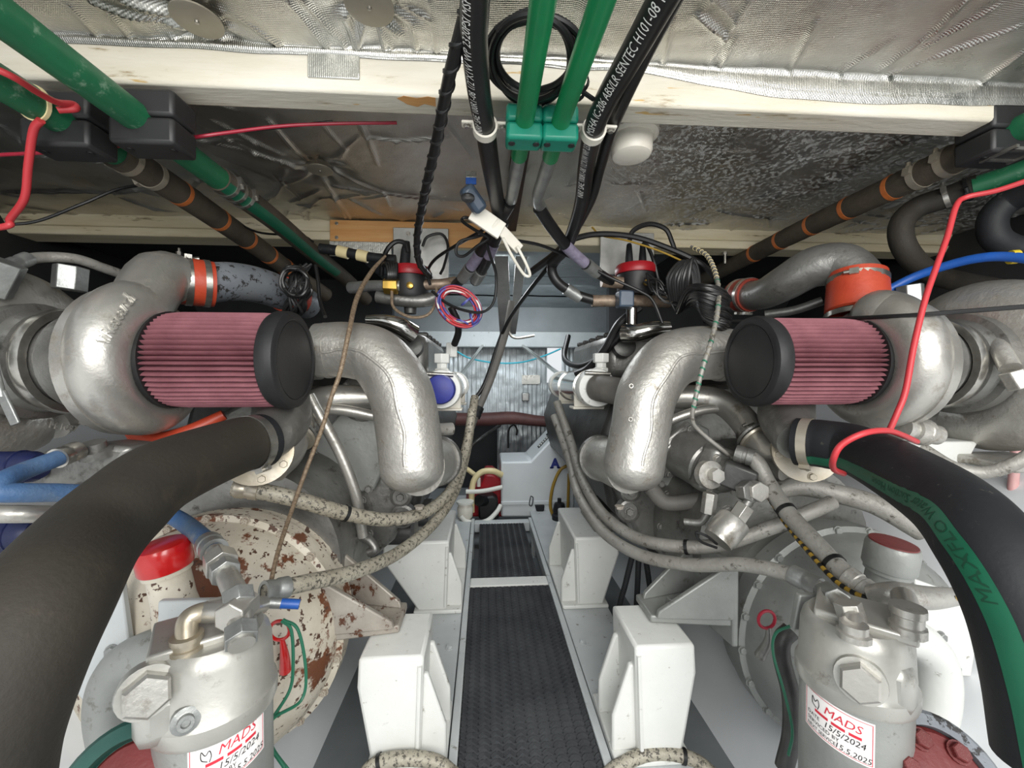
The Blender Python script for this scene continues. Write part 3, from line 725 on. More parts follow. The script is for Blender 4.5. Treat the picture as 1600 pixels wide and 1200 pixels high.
# exhaust elbows
def exhaust(label, path, rad, flare, col, seam, side):
    P = A(path)
    t = thing('exhaust_elbow', label, 'exhaust pipe', P[-1] - Vector((0, 0, 0.08)), 'silver exhaust elbows')
    b = MB().tube(P, rad, 32, 10); b.build('pipe', 'silver_rough', t)
    e = P[-1]; dr = (P[-1] - P[-2]).normalized()
    prof = [(rad[-1] * math.cos(a), rad[-1] * 0.75 * math.sin(a)) for a in [k * math.pi / 2 / 8 for k in range(8)]] + [(0, rad[-1] * 0.75)]
    MB().lathe(e - dr * 0.002, dr, prof, 32).build('rounded_end', 'silver_rough', t)
    f = A(flare); MB().tube(f, [rad[-1] * 0.95, rad[-1] * 0.86, rad[-1] * 0.8], 28, 8).build('outlet', 'silver_rough', t)
    d = (f[-1] - f[-2]).normalized(); MB().lathe(f[-1], d, [(0, -0.004), (0.073, -0.004), (0.076, 0.0), (0.076, 0.012), (0, 0.012)], 32).build('flange', 'cast', t)
    # raised casting seam on the camera side
    rl = Rail(P, (0.25 * -side, -1, 0.15), rad=rad); vs2 = []; fs2 = []; n = 60
    for i in range(n + 1):
        p, tg, nn, bb, rr = rl.at(rl.len * (0.02 + 0.95 * i / n)); a0 = seam + 0.05 * math.sin(i * 0.35)
        for j, (da, h_) in enumerate(((-0.06, -0.001), (-0.03, 0.0016), (0.03, 0.0016), (0.06, -0.001))):
            vs2.append(p + (nn * math.cos(a0 + da) + bb * math.sin(a0 + da)) * (rr + h_))
    for i in range(n):
        for j in range(3): q = i * 4 + j; fs2.append((q, q + 1, q + 5, q + 4))
    MB().add(vs2, fs2).build('casting_seam', 'silver_rough', t, angle=180)
    # band at the inlet
    d0 = (P[1] - P[0]).normalized(); band(t, P[0] + d0 * 0.028, d0, rad[0] + 0.001, 0.014, 'silver_rough')
    return t, P
exl, PL = exhaust('large silver exhaust elbow on the left with a rounded lower end', [(497, 548, 1.13), (545, 547, 1.13), (590, 560, 1.12), (625, 610, 1.10), (638, 670, 1.09), (645, 732, 1.08)],
        [.072, .075, .079, .083, .083, .083], [(652, 728, 1.10), (668, 724, 1.16), (682, 720, 1.24)], 'silver_rough', 0.25, -1)
exr, PR = exhaust('large silver exhaust elbow on the right with scuffed paint', [(1140, 555, 1.13), (1090, 552, 1.13), (1045, 566, 1.12), (1012, 612, 1.10), (1000, 670, 1.09), (989, 732, 1.08)],
        [.074, .077, .080, .080, .078, .080], [(985, 728, 1.10), (955, 720, 1.20), (940, 716, 1.30)], 'silver_rough', -0.2, 1)
# scuffs and little casting discs on the right elbow
for (px, py) in ((986, 603), (985, 655)):
    p = at(px, py, 1.024); MB().lathe(p, (0, -1, 0), [(0.006, 0), (0.006, 0.002), (0.004, 0.002), (0.004, 0)], 14).build('casting_mark', 'silver', exr)
bolt(exl, at(655, 790, 1.05), (0, 0, -1), 0.010, 'rust_bracket'); bolt(exr, at(968, 790, 1.05), (0, 0, -1), 0.010, 'rust_bracket')
# dark stub behind each filter end, leading into the elbow
for side, x0, x1, ex in ((-1, 430, 500, exl), (1, 1205, 1140, exr)):
    MB().tube(A([(x0, 556, 1.14), ((x0 + x1) / 2, 556, 1.14), (x1, 555, 1.14)]), 0.066, 24).build('inlet_stub', 'cast', ex)

# charge-air pipes over the filters
P = A([(292, 440, 1.0), (318, 443, 1.02), (360, 440, 1.07), (405, 446, 1.15), (450, 462, 1.26), (480, 475, 1.36)])
ca = thing('charge_air_pipe', 'flaking grey charge air pipe with two red couplers above the left filter', 'air pipe', P[2] - Vector((0, 0, 0.05)), 'charge air pipes')
MB().tube(P[1:], 0.047, 26, 8).build('pipe', 'cast', ca)
mat('pipe_flaky', L(134, 138, 142), 0.5, 0.3, L(110, 116, 124), 8, 0.3, 50, L(44, 42, 42), 42, 0.56, 0.03)
ca.children[0].data.materials[0] = MATS['pipe_flaky']
d0 = (P[1] - P[0]).normalized()
MB().lathe(P[0] - d0 * 0.012, d0, [(.05, 0), (.0535, 0), (.0545, .03), (.0535, .062), (.05, .062)], 30).build('coupler', 'silicone', ca)
band(ca, P[0] + d0 * 0.002, d0, .054, .013, 'steel', (0.1, -0.2, 1)); band(ca, P[0] + d0 * 0.036, d0, .054, .012, 'steel')
d1 = (P[5] - P[4]).normalized()
MB().lathe(P[4] - d1 * 0.02, d1, [(.046, 0), (.051, 0), (.052, .03), (.051, .06), (.046, .06)], 26).build('coupler', 'silicone', ca); band(ca, P[4] + d1 * 0.012, d1, .0515, .012, 'silicone_dark')
# spring-loaded T-bolt clamp lying across the top of the left coupler
q = MB(); a, e = at(228, 408, .98), at(312, 405, 1.02); q.cyl(a, e, 0.006, 10)
for k in range(7): c = a.lerp(e, 0.45 + 0.05 * k); q.lathe(c, e - a, [(.006, 0), (.011, .002), (.006, .004)], 12)
q.hexa(a.lerp(e, .3), a.lerp(e, .42), 0.010); q.build('tee_bolt', 'steel', ca)
P = A([(1155, 462, 1.30), (1190, 460, 1.20), (1225, 443, 1.12), (1270, 418, 1.06), (1312, 415, 1.02), (1336, 436, 0.99), (1340, 462, 0.97)])
cb = thing('charge_air_pipe', 'smooth grey charge air elbow with a bright orange coupler above the right filter', 'air pipe', P[4] - Vector((0, 0, 0.06)), 'charge air pipes')
MB().tube(P, [.044, .045, .05, .054, .056, .057, .057], 28, 8).build('pipe', 'cast', cb)
MB().lathe(at(1339, 428, .985), at(1339, 497, .965) - at(1339, 428, .985), [(.056, 0), (.061, .002), (.063, .03), (.0645, .06), (.066, .1), (.06, .104)], 32).build('coupler', 'silicone', cb)
ax = (at(1339, 497, .965) - at(1339, 428, .985)).normalized()
band(cb, at(1339, 440, .983), ax, .0625, .014, 'steel', (-1, -0.9, 0)); band(cb, at(1339, 495, .966), ax, .066, .012, 'steel')
d0 = (P[1] - P[0]).normalized()
MB().lathe(P[0] - d0 * .01, d0, [(.044, 0), (.052, 0), (.053, .03), (.052, .07), (.044, .07)], 26).build('coupler', 'silicone_dark', cb)
band(cb, P[0] + d0 * .006, d0, .053, .012, 'steel', (0, -.4, -1)); band(cb, P[0] + d0 * .045, d0, .053, .012, 'steel', (0, -.4, -1))
P2 = A([(1195, 492, 1.12), (1240, 485, 1.08), (1285, 470, 1.04)]); MB().tube(P2, .012, 10).build('drain_tube', 'cast_dark', cb)

# ================================================================ ENGINES
def engine(side, label):
    X = lambda x: mx(x, side)
    t = thing('engine', label, 'engine', (X(-0.55), 1.9, 0.05), 'main engines')
    def poly(pts, y): return [(X(x), y, z) for (x, z) in pts]
    MB().prism(poly([(-.22, .42), (-.18, .62), (-.24, .80), (-.34, .86), (-.62, .92), (-.92, .84), (-.98, .6), (-.9, .38), (-.7, .2), (-.42, .2)], 1.36), (0, 1.3, 0)).build('block', 'cast_dark', t, bevel=0.02)
    MB().prism(poly([(-.215, .52), (-.24, .74), (-.32, .82), (-.62, .84), (-.86, .72), (-.84, .44), (-.66, .26), (-.42, .24), (-.28, .36)], 1.27), (0, 0.1, 0)).build('gear_case', 'cast', t, bevel=0.015)
    # bolted cover with scalloped corners
    cv = MB().prism(poly([(-.30, .59), (-.275, .66), (-.285, .735), (-.33, .76), (-.42, .765), (-.455, .72), (-.50, .70), (-.51, .62), (-.46, .56), (-.41, .515), (-.33, .525)], 1.235), (0, 0.04, 0)).build('cover_plate', 'gear_grey', t, bevel=0.006)
    for (x, z) in ((-.295, .60), (-.29, .70), (-.33, .745), (-.40, .535), (-.345, .53), (-.46, .70), (-.475, .60)): bolt(t, (X(x), 1.235, z), (0, -1, 0), 0.010, 'cast')
    MB().lathe((X(-.36), 1.25, .80), (0, -1, 0), [(0.07, -.01), (.07, .02), (.06, .026), (.03, .03), (0, .03)], 26).build('cam_cover', 'cast', t)
    for a in (20, 140, 260): bolt(t, (X(-.36 + .055 * math.cos(math.radians(a))), 1.226, .80 + .055 * math.sin(math.radians(a))), (0, -1, 0), .009, 'cast')
    for (x, z, r_) in ((-.255, .50, .032), (-.25, .44, .036)):
        MB().lathe((X(x), 1.28, z), (0, -1, 0), [(r_, 0), (r_, .03), (r_ * .8, .034), (r_ * .75, .028), (0, .028)], 22).build('core_plug', 'cast', t); bolt(t, (X(x), 1.25, z), (0, -1, 0), .012, 'cast')
    # bell housing shoulder rising to the gearbox
    MB().lathe((X(-.60), 1.28, .40), (0, -1, 0), [(.265, 0), (.265, .05), (.25, .08), (.245, .14), (.24, .24), (0, .24)], 44).build('bell_housing', 'cast', t)
    for k in range(16):
        a = math.radians(k * 22.5); bolt(t, (X(-.60 + .258 * math.cos(a)), 1.228, .40 + .258 * math.sin(a)), (0, -1, 0), .010, 'cast')
    MB().box2((X(-.33), 1.55, 0.26), (X(-.22), 1.78, 0.34)).build('mount_foot', 'cast', t, bevel=.008)
    return t
engl = engine(-1, 'silver diesel engine filling the left side behind its gearbox')
engr = engine(1, 'silver diesel engine filling the right side behind its gearbox')

# ================================================================ GEARBOXES
def gearbox(side, label, mt, brk, c, rr):
    c = Vector(c)
    t = thing('gearbox', label, 'gearbox', (c.x, c.y, c.z - 0.3), 'marine gearboxes')
    prof = [(rr * 0.97, .0), (rr, -.005), (rr, .04), (rr * .955, .046), (rr * .945, .07), (rr * .90, .11), (rr * .80, .15), (rr * .62, .18), (rr * .36, .195), (0, .2)]
    b = MB().lathe(c + Vector((0, 0.02, 0)), (0, -1, 0), prof, 64)
    b.build('housing', mt, t, angle=50)
    MB().lathe(c + Vector((0, 0.075, 0)), (0, -1, 0), [(0, 0), (rr * .96, 0), (rr * .94, .05), (rr * .95, .06), (0, .06)], 48).build('body', mt, t)
    for k in range(20):
        a = math.radians(k * 18 + 5); bolt(t, c + Vector((rr * .972 * math.cos(a), -.022, rr * .972 * math.sin(a))), (0, -1, 0), .009, mt)
    # mounting bracket: upright flange bolted to the gearbox, sole plate, two triangular gussets
    X = lambda x: mx(x, side)
    br = MB().prism([(X(-.40), .925, .22), (X(-.40), .925, .42), (X(-.375), 1.10, .42), (X(-.375), 1.10, .22)], (X(-.385) - X(-.40), 0, 0)).build('mount_bracket', brk, t, bevel=.004)
    MB().prism([(X(-.395), .93, .265), (X(-.20), .96, .265), (X(-.20), 1.06, .265), (X(-.375), 1.10, .265)], (0, 0, .018)).build('sole_plate', brk, br, bevel=.004)
    for y0, y1 in ((.925, .945), (1.075, 1.03)):
        MB().prism([(X(-.392), y0, .283), (X(-.392), y0, .415), (X(-.375), y0, .415), (X(-.215), y1, .30), (X(-.21), y1, .283)], (0, .014, 0)).build('gusset', brk, br, bevel=.003)
    bolt(br, (X(-.28), 1.01, .283), (0, 0, 1), .016, brk)
    for y in (.965, 1.02, 1.06): bolt(br, (X(-.383), y, .36), (-side, 0, 0), .012, brk)
    return t
gl = gearbox(-1, 'white gearbox with peeling rusty paint on the left', 'rust_white', 'rust_bracket', at(352, 985, .97), .272)
gr = gearbox(1, 'plain grey painted gearbox on the right', 'gear_grey', 'gear_grey', at(1308, 985, .97), .272)
# filler necks and caps
def filler(g, p, ax, r, h, neck, cap, top=None):
    p = Vector(p); ax = Vector(ax).normalized()
    MB().lathe(p - ax * .10, ax, [(r * .95, 0), (r * .8, .05), (r * .78, .1), (r * .9, .1), (r * .9, .108), (0, .108)], 26).build('filler_neck', neck, g)
    c = MB().lathe(p + ax * .008, ax, [(r * .96, 0), (r, .003), (r, h * .8), (r * .93, h * .95), (r * .8, h), (0, h)], 30).build('filler_cap', cap, g)
    if top: MB().lathe(p + ax * (.0085 + h), ax, [(r * .9, -.004), (r * .88, 0), (0, .0005)], 28).build('cap_top', top, c)
filler(gl, at(262, 893, .74), (-.12, -.1, 1), .040, .044, 'rust_white', 'red_cap')
filler(gr, at(1387, 893, .74), (.08, -.1, 1), .042, .052, 'gear_grey', 'gear_grey', 'red_worn')
# dipstick with red ring, each gearbox
for g, px, py, d, mt_, gg in ((gl, 437, 985, .79, 'red_cap', 1), (gr, 1198, 968, .80, 'red_dark', 0)):
    p = at(px, py, d)
    pts = [p + Vector((.018 * math.cos(a), 0, .018 * math.sin(a))) for a in [k * 2 * math.pi / 10 for k in range(10)]]
    MB().tube(pts + [pts[0]], .0032, 8, 4).build('dipstick_ring', mt_, g)
    q = MB().tube([p + Vector((0.004, 0, -.016)), p + Vector((.006, 0.005, -.05)), p + Vector((0, .02, -.09))], [.004, .008, .011], 10); q.build('dipstick_tube', mt_ if gg else 'cast', g)
# side plates bolted outboard of the gearboxes
def side_plate(label, pts, bolts, d, mt):
    P = A([(x, y, d + k) for (x, y, k) in pts]); t = thing('bracket_plate', label, 'bracket', (P[0] + P[2]) / 2 - Vector((0, 0, .12)), 'gearbox side plates')
    MB().prism(P, (0, .014, 0)).build('plate', mt, t, bevel=.003)
    for (x, y) in bolts: bolt(t, at(x, y, d - .001), (0.1, -1, 0), .010, 'zinc')
    return t
side_plate('light grey flat bracket plate with two bolts beside the left big hose', [(186, 893, 0), (203, 1022, 0), (168, 1090, 0), (130, 1098, 0), (108, 1070, 0), (120, 1010, 0)], [(176, 1017), (150, 1075)], .78, 'grey_paint')
side_plate('white flat bracket plate with three bolts beside the right big hose', [(1430, 905, 0), (1500, 930, 0), (1530, 985, 0), (1518, 1058, 0), (1478, 1056, 0), (1440, 1000, 0)], [(1468, 995), (1490, 1045), (1470, 1085)], .78, 'white_paint')
for (nm, pts, lb) in (('l', [(290, 1010, .72), (235, 1018, .73), (190, 1045, .74), (172, 1100, .74), (185, 1180, .74)], 'grey cast hose elbow behind the left oil filter head'), ('r', [(1390, 985, .74), (1435, 1000, .75), (1462, 1035, .76), (1466, 1090, .76), (1450, 1160, .76)], 'white painted curved casting behind the right oil filter')):
    T('casting_elbow', lb, 'casting', pts, .035, 'gear_grey' if nm == 'l' else 'white_paint', 18)
# ================================================================ OVERHEAD PIPES, CLAMPS AND HOSES
def AZ(pts, z): return [atz(x, y, z) for (x, y) in pts]
YAX = Vector((0, 1, 0))
def clamp_block(label, c, size, mt, grp, seam=True, big=True):
    c = Vector(c); t = thing('pipe_clamp_block', label, 'pipe clamp', c - Vector((0, 0, size[2] / 2)), grp)
    sx, sy, sz = size
    MB().box2(c - Vector((sx / 2, sy / 2, sz / 2)), c + Vector((sx / 2, sy / 2, -0.001))).build('lower_half', mt, t, bevel=.006)
    MB().box2(c + Vector((-sx / 2, -sy / 2, .001)), c + Vector((sx / 2, sy / 2, sz / 2))).build('upper_half', mt, t, bevel=.006)
    for s in (-1, 1):
        p = c + Vector((s * sx * .34, -sy * .1, -sz / 2))
        MB().lathe(p - Vector((0, 0, .0015)), (0, 0, 1), [(.0, 0), (.006, 0), (.006, .004), (0, .004)], 12).build('bolt_socket', 'black_plastic' if mt != 'black_plastic' else 'cable_black', t)
    return t
# --- left green pipes
XA, zA = at(226, 193, .76).x, at(226, 193, .76).z
p = thing('green_pipe', 'thick green pipe at upper left ending in a grey striped hose', 'pipe', (XA, .75, zA - .03), 'green overhead pipes')
MB().tube([(XA, .30, zA), (XA, .6, zA), (XA, .97, zA)], .0245, 22).build('pipe', 'green_pipe', p)
hA = [(XA, .955, zA), (XA, 1.2, zA), (XA - .005, 1.5, zA - .01), (XA + .01, 1.78, zA - .03), (XA + .04, 1.95, zA - .08)]
MB().tube(hA, .028, 20).build('hose', 'wrap_hose', p); rl = Rail(hA, (.35, -.2, -1))
stripe_tube('stripe', rl, 0.0, .7, -.9, .15, 'stripe_green', p, r=.028)
for y in (.985, 1.015, 1.045): band(p, (XA, y, zA), YAX, .0285, .010, 'steel', (.9, 0, .2) if y != 1.015 else None)
clamp_block('black pipe clamp block nearer the centre at upper left', (XA + .012, .765, zA), (.105, .060, .092), 'black_plastic', 'black pipe clamp blocks')
XB, zB_ = at(112, 197, .76).x, at(112, 197, .76).z
p = thing('green_pipe', 'scuffed green pipe at far upper left ending in a black hose with orange bands', 'pipe', (XB, .75, zB_ - .03), 'green overhead pipes')
MB().tube([(XB, .30, zB_), (XB, .6, zB_), (XB, .86, zB_)], .0245, 22).build('pipe', 'green_pipe', p)
hB = [(XB, .84, zB_ - .001), (XB, .95, zB_), (XB, 1.15, zB_ - .01), (XB, 1.35, zB_ - .025), (XB + .01, 1.55, zB_ - .05), (XB + .05, 1.75, zB_ - .09)]
MB().tube(hB, .029, 22).build('hose', 'wrap_hose', p); rl = Rail(hB, (.35, -.2, -1))
for s in (.17, .31, .44, .56, .66): q, tg, *_ = rl.at(s); band(p, q, tg, .0292, .012, 'orange_band', None, 'orange_band', .0004)
for y, sc in ((.868, (-1, 0, -.2)), (.93, (-1, 0, -.5))): band(p, (XB, y, zB_), YAX, .0292, .013, 'gold_plate', sc)
band(p, (XB + .0, .70, zB_), (0.1, 1, .2), .0252, .006, 'cream_hose', None, 'cable_tie')
clamp_block('black pipe clamp block farthest left under the beam', (XB - .006, .765, zB_), (.108, .060, .092), 'black_plastic', 'black pipe clamp blocks')
# --- right green pipes
XD, zD = at(1556, 218, .78).x, at(1556, 218, .78).z
p = thing('green_pipe', 'green pipe at upper right ending in a long dark hose with orange bands', 'pipe', (XD, .75, zD - .03), 'green overhead pipes')
MB().tube([(XD, .35, zD + .01), (XD, .6, zD), (XD, .87, zD)], .0245, 22).build('pipe', 'green_pipe', p)
hD = [(XD, .83, zD), (XD, 1.0, zD), (XD, 1.25, zD), (XD, 1.5, zD - .005), (XD - .01, 1.8, zD - .02), (XD - .03, 2.1, zD - .05)]
MB().tube(hD, .031, 22, 10, wob=.03, wn=2).build('hose', 'wrap_hose', p); rl = Rail(hD, (-.35, -.2, -1))
for s in (.16, .29, .42, .56, .7): q, tg, *_ = rl.at(s); band(p, q, tg, .0318, .013, 'orange_band', None, 'orange_band', .0004)
for y in (.865, .925): band(p, (XD, y, zD), YAX, .0325, .016, 'gold_plate', (-1, -.2, .2))
clamp_block('black pipe clamp block at upper right', (XD - .004, .775, zD), (.108, .070, .092), 'black_plastic', 'black pipe clamp blocks')
c = Vector((XD - .004, .74, zD - .047)); q = MB()
for s in (-1, 1): q.box(c + Vector((s * .03, .01, 0)), (.006, .06, .006))
q.box(c + Vector((0, .03, 0)), (.06, .006, .006)); q.box(c + Vector((0, -.01, 0)), (.06, .006, .006)); q.build('steel_base', 'steel', bpy.data.objects['pipe_clamp_block.002'])
P = A([(1610, 262, .84), (1570, 276, .87), (1520, 292, .91)])
p = thing('green_pipe', 'dark green pipe at right edge ending in a black hose bend', 'pipe', P[2] - Vector((0, 0, .03)), 'green overhead pipes')
MB().tube([P[0] + (P[0] - P[1]) * 1.5] + P, .022, 18).build('pipe', 'green_pipe', p)
hE = A([(1530, 289, .905), (1480, 308, .95), (1432, 325, .99), (1408, 352, 1.0), (1415, 390, 1.0), (1450, 425, 1.02), (1500, 440, 1.06), (1560, 450, 1.12)])
MB().tube(hE, .0265, 20).build('hose', 'rubber_brown', p); band(p, hE[1], hE[1] - hE[0], .0268, .010, 'steel', (-.6, -1, .5)); band(p, hE[0].lerp(hE[1], .35), hE[1] - hE[0], .0272, .007, 'cable_black', (0, -1, -.3), 'cable_tie')
T('rubber_hose', 'thick black hose looping in from the right edge', 'hose', [(1640, 290, .80), (1580, 312, .86), (1552, 340, .88), (1556, 372, .88), (1590, 388, .87), (1640, 386, .84)], .027, 'rubber', 20)
# --- centre green pipes with green clamps
zg = H + .447
for k, (px, py0, lb, lb2) in enumerate(((818, 195, 'bright green pipe overhead, left of the central pair', 'green plastic pipe clamp, left of the central pair'), (872, 200, 'bright green pipe overhead, right of the central pair', 'green plastic pipe clamp, right of the central pair'))):
    c = atz(px, py0 + 5, zg); X = c.x
    p = thing('green_pipe', lb, 'pipe', (X, .7, zg - .02), 'green overhead pipes')
    xt = X + (.012 if k else 0)
    MB().tube([(xt, .28, zg), (X + (xt - X) * .5, .5, zg), (X, .70, zg), (X, .83, zg)], .0165, 18).build('pipe', 'green_bright', p)
    cc = clamp_block(lb2, (X, .735, zg - .001), (.064, .044, .062), 'green_plastic', 'green pipe clamps')
    hp = [(X, .82, zg), (X - .002, .90, zg - .004), (X - .004, 1.0, zg - .008)] + ([at(798, 312, 1.06)] if k == 0 else [at(847, 330, 1.10)])
    MB().tube(hp, [.014, .015, .014, .016], 14).build('fitting', 'copper_dirty' if 0 else 'zinc', p)
# --- black printed hoses with white P-clips
def printed_hose(label, pts, r, body, s0, size, clip, grp, flip=False, per=10, ang=0.0):
    rl = Rail(pts, (-.25, -.75, -1)); t = thing('hydraulic_hose', label, 'hose', pts[len(pts) // 2] - Vector((0, 0, r)), grp)
    MB().tube(pts, r, 18, per).build('hose', 'hose_black', t)
    if body: text_tube('printing', body, size, rl, s0, ang, 'print_white', t, .0005, flip, .74, r=r)
    if clip is not None:
        q = clip; MB().lathe(Vector(q) - Vector((0, .009, 0)), YAX, [(r, 0), (r + .004, 0), (r + .004, .018), (r, .018)], 24).build('clip_band', 'white_plastic', t)
        for s in (-1, 1):
            e = MB().box(Vector(q) + Vector((s * (r + .012), 0, .006)), (.024, .018, .005)).build('clip_ear', 'white_plastic', t, bevel=.002)
            bolt(t, Vector(q) + Vector((s * (r + .014), 0, .0035)), (0, 0, -1), .0055, 'steel', 'screw')
    return t, rl
zh = H + .452
P = [atz(743, -200, zh), atz(742, -60, zh), atz(742, 0, zh), atz(741, 60, zh), atz(748, 140, zh), atz(758, 200, zh), (atz(766, 255, zh - .012)), at(776, 312, 1.02), at(782, 345, 1.10)]
printed_hose('black printed hose overhead, left of the green pipes', P, .0185, 'NRP SAE 100R1-08 1/2"X1W WP 2320PSI MSHA IC-206', .365, .018, P[5], 'printed hydraulic hoses', True)
P = [atz(1150, -200, zh), atz(1070, -60, zh), atz(1035, 0, zh), atz(990, 80, zh), atz(945, 160, zh), atz(927, 205, zh), at(916, 260, .90), at(907, 325, 1.06), at(885, 385, 1.25), at(862, 410, 1.34)]
printed_hose('black printed hose overhead, right of the green pipes', P, .0185, 'NRP SAE 100R1-08 1/2"X1W WP 2320PSI MSHA IC-206 ABS/LR SENTEC H101-08 12/17-08', .64, .0205, P[5], 'printed hydraulic hoses', True)
P = [atz(1085, -60, zh + .012), atz(1046, 10, zh + .012), atz(1000, 100, zh + .012), at(958, 195, .76), at(938, 260, .92), at(920, 320, 1.05), at(880, 385, 1.26), at(830, 425, 1.42)]
printed_hose('plain thin black hose running beside the right printed hose', P, .012, None, 0, 0, None, 'printed hydraulic hoses')
# braided cord
P = [atz(735, -30, H + .46), atz(728, 20, H + .46), at(702, 120, .62), at(682, 220, .78), at(662, 310, .98), at(652, 370, 1.14), at(655, 410, 1.25), at(672, 432, 1.35)]
o = MB().tube(P, .0095, 12, 16)
for v_i in range(0): pass
tag(o.build('braided_cable', 'cable_black'), 'twisted black cable hanging down left of the printed hose', 'cable')
# spiral ridge of the twisted cable is a child
rl = Rail(P, (0, -1, 0.1)); vs_ = []
pts = []
for k in range(170):
    q, tg, n_, b_, _ = rl.at(rl.len * k / 169); a = k * .75; pts.append(q + (n_ * math.cos(a) + b_ * math.sin(a)) * .0078)
MB().tube(pts, .0042, 6, 2).build('twisted_strand', 'hose_black', bpy.data.objects['braided_cable'])
# coil of cable round the green pipes
t = thing('cable_coil', 'coil of thin black cable hanging round the green pipes', 'cable', atz(833, 95, H + .46), None)
rnd = random.Random(3)
for k in range(6):
    pts = []; sx, sy = 68 + rnd.uniform(-10, 10), 68 + rnd.uniform(-12, 8); ox, oy = rnd.uniform(-6, 6), rnd.uniform(-8, 8); ph = rnd.uniform(0, 6)
    for i in range(19):
        a = ph + i * 2 * math.pi / 18
        pts.append(atz(832 + ox + sx * math.cos(a), 88 + oy + sy * math.sin(a), H + .475 + .004 * k - .012 * math.sin(a + 1)))
    MB().tube(pts, .0048, 8, 4, caps=False).build('cable_turn', 'cable_black', t)
for (px, py) in ((905, 128), (900, 142)):
    c = atz(px, py, H + .468); MB().lathe(c, (0.5, 1, 0), [(.013, 0), (.0155, 0), (.0155, .006), (.013, .006)], 16).build('cable_tie', 'cable_black', t)
MB().obox(atz(917, 148, H + .46), (1, .5, -.2), (.03, .004, .006)).build('tie_tail', 'cable_black', t)
# dark slot of the centre-line timber
P = [atz(812, 232, ZC - .012), atz(842, 232, ZC - .012), atz(838, 345, ZC - .012), atz(826, 345, ZC - .012)]
tag(MB().prism([(.06, .80, ZC - .03), (.105, .80, ZC - .03), (.115, 1.53, ZC - .03), (.075, 1.53, ZC - .03)], (0, 0, .03)).build('timber_strip', 'dark_timber'), 'dark brown timber strip between the two overhead pipe fittings', 'timber')
# smoke detector
c = atz(985, 195, ZC); c = Vector((at(997, 200, .86).x, .90, ZC - .004))
t = thing('smoke_detector', 'white round two-step smoke detector on the ceiling foil', 'smoke detector', c - Vector((0, 0, .09)))
MB().lathe(c, (0, 0, -1), [(0, 0), (.062, 0), (.062, .006), (0, .006)], 36).build('gasket', 'cast_dark', t)
MB().lathe(c - Vector((0, 0, .006)), (0, 0, -1), [(0, 0), (.059, 0), (.060, .004), (.058, .03), (.053, .034), (.0, .034)], 40).build('base', 'white_plastic', t)
MB().lathe(c - Vector((0, 0, .040)), (0, 0, -1), [(0, 0), (.046, 0), (.045, .03), (.041, .038), (.032, .042), (0, .042)], 40).build('sensor_head', 'white_plastic', t)
# plywood board, tape patch and metal plates on the timber beam
def slab(name, label, cat, x0, y0, x1, y1, d, th, mt, bev=.002, grp=None):
    a, e = at(x0, y0, d), at(x1, y1, d)
    return tag(MB().box2((a.x, d, e.z), (e.x, d + th, a.z)).build(name, mt, bevel=bev), label, cat, grp)
o = slab('plywood_board', 'orange plywood board screwed to the timber beam', 'board', 515, 343, 778, 388, 1.525, .008, 'plywood')
for (px, py) in ((526, 349), (526, 371), (770, 350)): bolt(o, at(px, py, 1.524), (0, -1, 0), .005, 'steel', 'screw')
slab('foil_patch', 'crinkled silver tape patch below the plywood board', 'tape', 514, 376, 612, 402, 1.515, .004, 'foil_tape')
o = slab('metal_plate', 'thin grey metal plate hanging under the plywood, behind the left separator', 'plate', 614, 355, 701, 440, 1.505, .005, 'aluminium', grp='metal mounting plates')
for (px, py) in ((638, 365), (681, 365)): bolt(o, at(px, py, 1.504), (0, -1, 0), .007, 'steel', 'screw')
slab('metal_plate', 'pale metal plate behind the right separator', 'plate', 938, 362, 1022, 430, 1.515, .005, 'aluminium', grp='metal mounting plates')
# small camera with its ribbon bracket
t = thing('bilge_camera', 'blue-grey camera head on a pale metal bracket among the cables', 'camera', at(745, 340, 1.02))
a, e = at(726, 292, .99), at(752, 330, 1.02)
MB().obox((a + e) / 2, e - a, ((e - a).length, .042, .036), (0, -1, 0)).build('body', 'blue_grey', t, bevel=.010)
p = at(731, 308, .966); MB().lathe(p, (0, -1, -.1), [(0, .004), (.006, .004), (.010, .0), (.010, -.01)], 14, squash=1.6).build('lens', 'black_plastic', t)
a, e = at(738, 330, 1.04), at(784, 362, 1.06); MB().obox((a + e) / 2, e - a, ((e - a).length, .012, .045), (0, -1, 0)).build('bracket', 'white_plastic', t, bevel=.002)
a, e = at(772, 348, 1.05), at(812, 390, 1.10); MB().obox((a + e) / 2, e - a, ((e - a).length, .010, .028), (0, -1, 0)).build('ribbon', 'white_plastic', t, bevel=.002)
MB().tube(A([(786, 372, 1.05), (800, 400, 1.08), (818, 428, 1.12), (828, 430, 1.12), (822, 412, 1.1), (808, 385, 1.08)]), .004, 8).build('loop', 'white_plastic', t)
a = at(736, 283, 1.01); MB().box(a, (.026, .004, .016)).build('blue_tab', 'blue_bright', t, bevel=.001); MB().box(a + Vector((0, 0, .016)), (.026, .004, .016)).build('clear_tab', 'foil_tape', t, bevel=.001)
